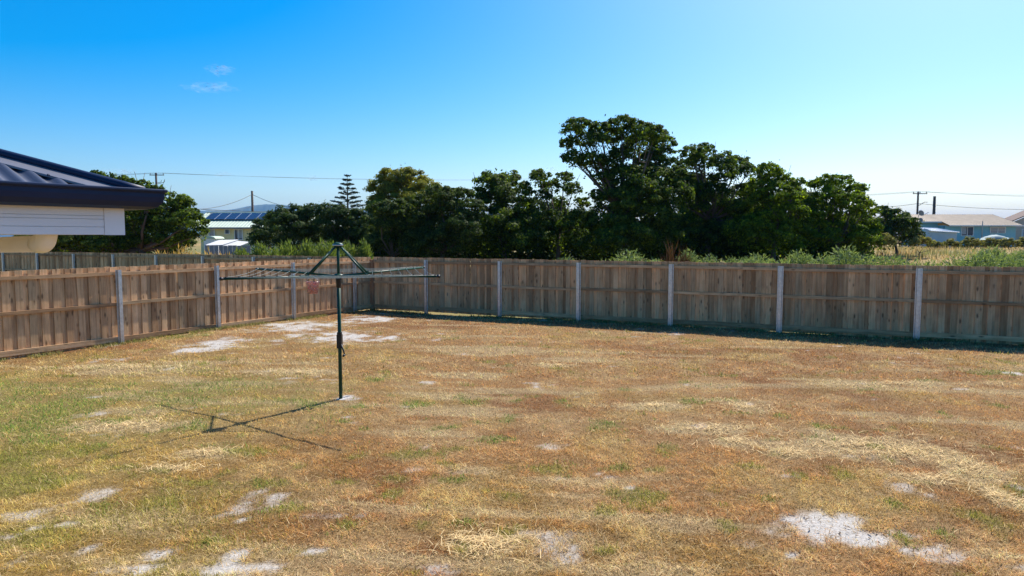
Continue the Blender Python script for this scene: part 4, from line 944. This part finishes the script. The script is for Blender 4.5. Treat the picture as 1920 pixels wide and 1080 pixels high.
# fringe of longer grass along both fences
for st, d, L_ in ((c0, DB, 25), (c0, DL, 18)):
    n = 7000; tt = rs.rand(n) * L_; inn = INB if d is DB else INL; of = .02 + np.abs(rs.randn(n)) * .16
    x = st[0] + d[0] * tt + inn[0] * of; y = st[1] + d[1] * tt + inn[1] * of; k = (fbm(x, y, .7, 3, 111) > .46) & inside(x, y, .01); x, y = x[k], y[k]; n = len(x)
    f_ = rs.rand(n, 1); add_blades(np.stack([x, y, ground_h(x, y)], 1), .05 + .09 * rs.rand(n), .008 + .006 * rs.rand(n), rs.rand(n) * 6.283, .2 + .9 * rs.rand(n), (np.array([.40, .31, .13]) * f_ + np.array([.17, .21, .05]) * (1 - f_)) * (.7 + .5 * rs.rand(n, 1)))
finish('lawn_weeds', 'green weeds and tufts growing through the dry lawn and along the fences', 'weeds')
# dark scraps of dead matter on the bare sand
for a, b_, c_, d_ in SAND[:14]:
    cc_ = gpt(a, b_); A = np.linalg.norm(gpt(a + c_, b_) - cc_); B = abs(gpt(a, b_ - d_)[1] - gpt(a, b_ + d_)[1]) / 2; n = int(min(90, 160 * A * B + 6))
    q = np.sqrt(rs.rand(n)); tt = rs.rand(n) * 6.283; x, y = cc_[0] + A * q * np.cos(tt), cc_[1] + B * q * np.sin(tt); k = inside(x, y, .1); x, y = x[k], y[k]; n = len(x)
    add_blades(np.stack([x, y, ground_h(x, y) + .012], 1), .02 + .05 * rs.rand(n), .006 + .012 * rs.rand(n), rs.rand(n) * 6.283, 1.1 + .4 * rs.rand(n), np.array([.17, .12, .08]) * (.5 + rs.rand(n, 1)))
finish('lawn_litter', 'dark scraps of dead grass lying on the bare sandy patches', 'litter')
# dry grass in the field behind
n = 90000; d_ = 1 + 62 * rs.rand(n) ** 1.2; tt = -26 + (30 + 26 + d_ * 1.0) * rs.rand(n)
x = CORNER[0] + DB[0] * tt + NB[0] * d_; y = CORNER[1] + DB[1] * tt + NB[1] * d_; f_ = fbm(x, y, 5, 4, 121)
k = (rs.rand(n) < .35 + sstep(.4, .6, f_)) & ((y < 40) | (x > .53 * y)); x, y, f_, d_ = x[k], y[k], f_[k], d_[k]; n = len(x)
cf = lerp(np.broadcast_to(np.array([.56, .40, .16]), (n, 3)), np.array([.30, .30, .10]), sstep(.5, .62, fbm(x, y, 3, 3, 131)))
add_blades(np.stack([x, y, ground_h(x, y)], 1), (.30 + .4 * rs.rand(n)) * (.5 + .8 * f_), .02 + .02 * rs.rand(n) + .0003 * d_, rs.rand(n) * 6.283, .1 + .5 * rs.rand(n), cf * (.6 + .7 * rs.rand(n, 1)), False)
finish('field_grass', 'tall tan dry grass in the field behind the rear fence', 'grass')

# ------------------------------------------------------------------ small clouds, above the haze
cm, t, p, o = new_mat('cloud_vapour'); tr = N(t, 'ShaderNodeBsdfTransparent'); df = N(t, 'ShaderNodeBsdfDiffuse'); tl = N(t, 'ShaderNodeBsdfTranslucent'); m1 = N(t, 'ShaderNodeMixShader'); m2 = N(t, 'ShaderNodeMixShader')
df.inputs[0].default_value = tl.inputs[0].default_value = (.95, .95, .95, 1); m1.inputs[0].default_value = .5
nn_ = noise(t, coords(t, (1, 1, 2)), .020, 5, .62); cr = ramp(t, [(.45, (0, 0, 0)), (.78, (.06, .06, .06))]); t.links.new(nn_, cr.inputs[0]); t.links.new(cr.outputs[0], m2.inputs[0])
t.links.new(df.outputs[0], m1.inputs[1]); t.links.new(tl.outputs[0], m1.inputs[2]); t.links.new(tr.outputs[0], m2.inputs[1]); t.links.new(m1.outputs[0], m2.inputs[2]); t.links.new(m2.outputs[0], o.inputs[0])
for px, py, wpx, hpx, lab in ((395, 164, 44, 8, 'faint wispy cloud high in the left sky'), (412, 131, 26, 9, 'small wisp above the faint high cloud'), (225, 324, 36, 7, 'small white cloud just above the near house roof'),
                              (418, 327, 18, 4.5, 'tiny white cloud between the left pole and the tiered pine'), (587, 334, 12, 5, 'tiny white cloud left of the tiered pine top'), (1030, 321, 16, 9, 'small white cloud low beside the tallest tree')):
    D = 5200; c = at(px, py, D); k_ = D / FPX; b = MB(); n_, m_ = 16, 8
    for sh in (.3, .5, .7, .85, 1.0):
        V = []
        for i in range(m_ + 1):
            th = math.pi * i / m_
            for j in range(n_):
                ph = 6.2832 * j / n_; w1 = sh * (1 + .2 * rs.randn() * (0 < i < m_))
                V.append((wpx * k_ * math.sin(th) * math.cos(ph) * w1, wpx * k_ * .6 * math.sin(th) * math.sin(ph) * w1, hpx * k_ * math.cos(th) * w1))
        b.add(V, [(i * n_ + j, i * n_ + (j + 1) % n_, (i + 1) * n_ + (j + 1) % n_, (i + 1) * n_ + j) for i in range(m_) for j in range(n_)])
    tag(link('cloud', b.mesh('cloud'), cm, c), lab, 'cloud', 'small clouds')

# ------------------------------------------------------------------ haze
hm, t, p, o = new_mat('haze_air'); t.nodes.remove(p); pv = N(t, 'ShaderNodeVolumePrincipled')
pv.inputs['Color'].default_value = (.12, .45, 1, 1); pv.inputs['Density'].default_value = 7e-5; pv.inputs['Anisotropy'].default_value = .1
t.links.new(pv.outputs[0], o.inputs['Volume'])
b = MB().box((0, 0, 160), (18600, 18600, 330)); hz = stuff(link('haze', b.mesh('haze'), hm)); tag(hz, 'thin pale blue haze over the distant hills', 'haze')

#print('TRIS', sum(sum(len(p.vertices) - 2 for p in m.polygons) if len(m.polygons) < 2000 else len(m.polygons) * (len(m.polygons[0].vertices) - 2) for m in bpy.data.meshes))
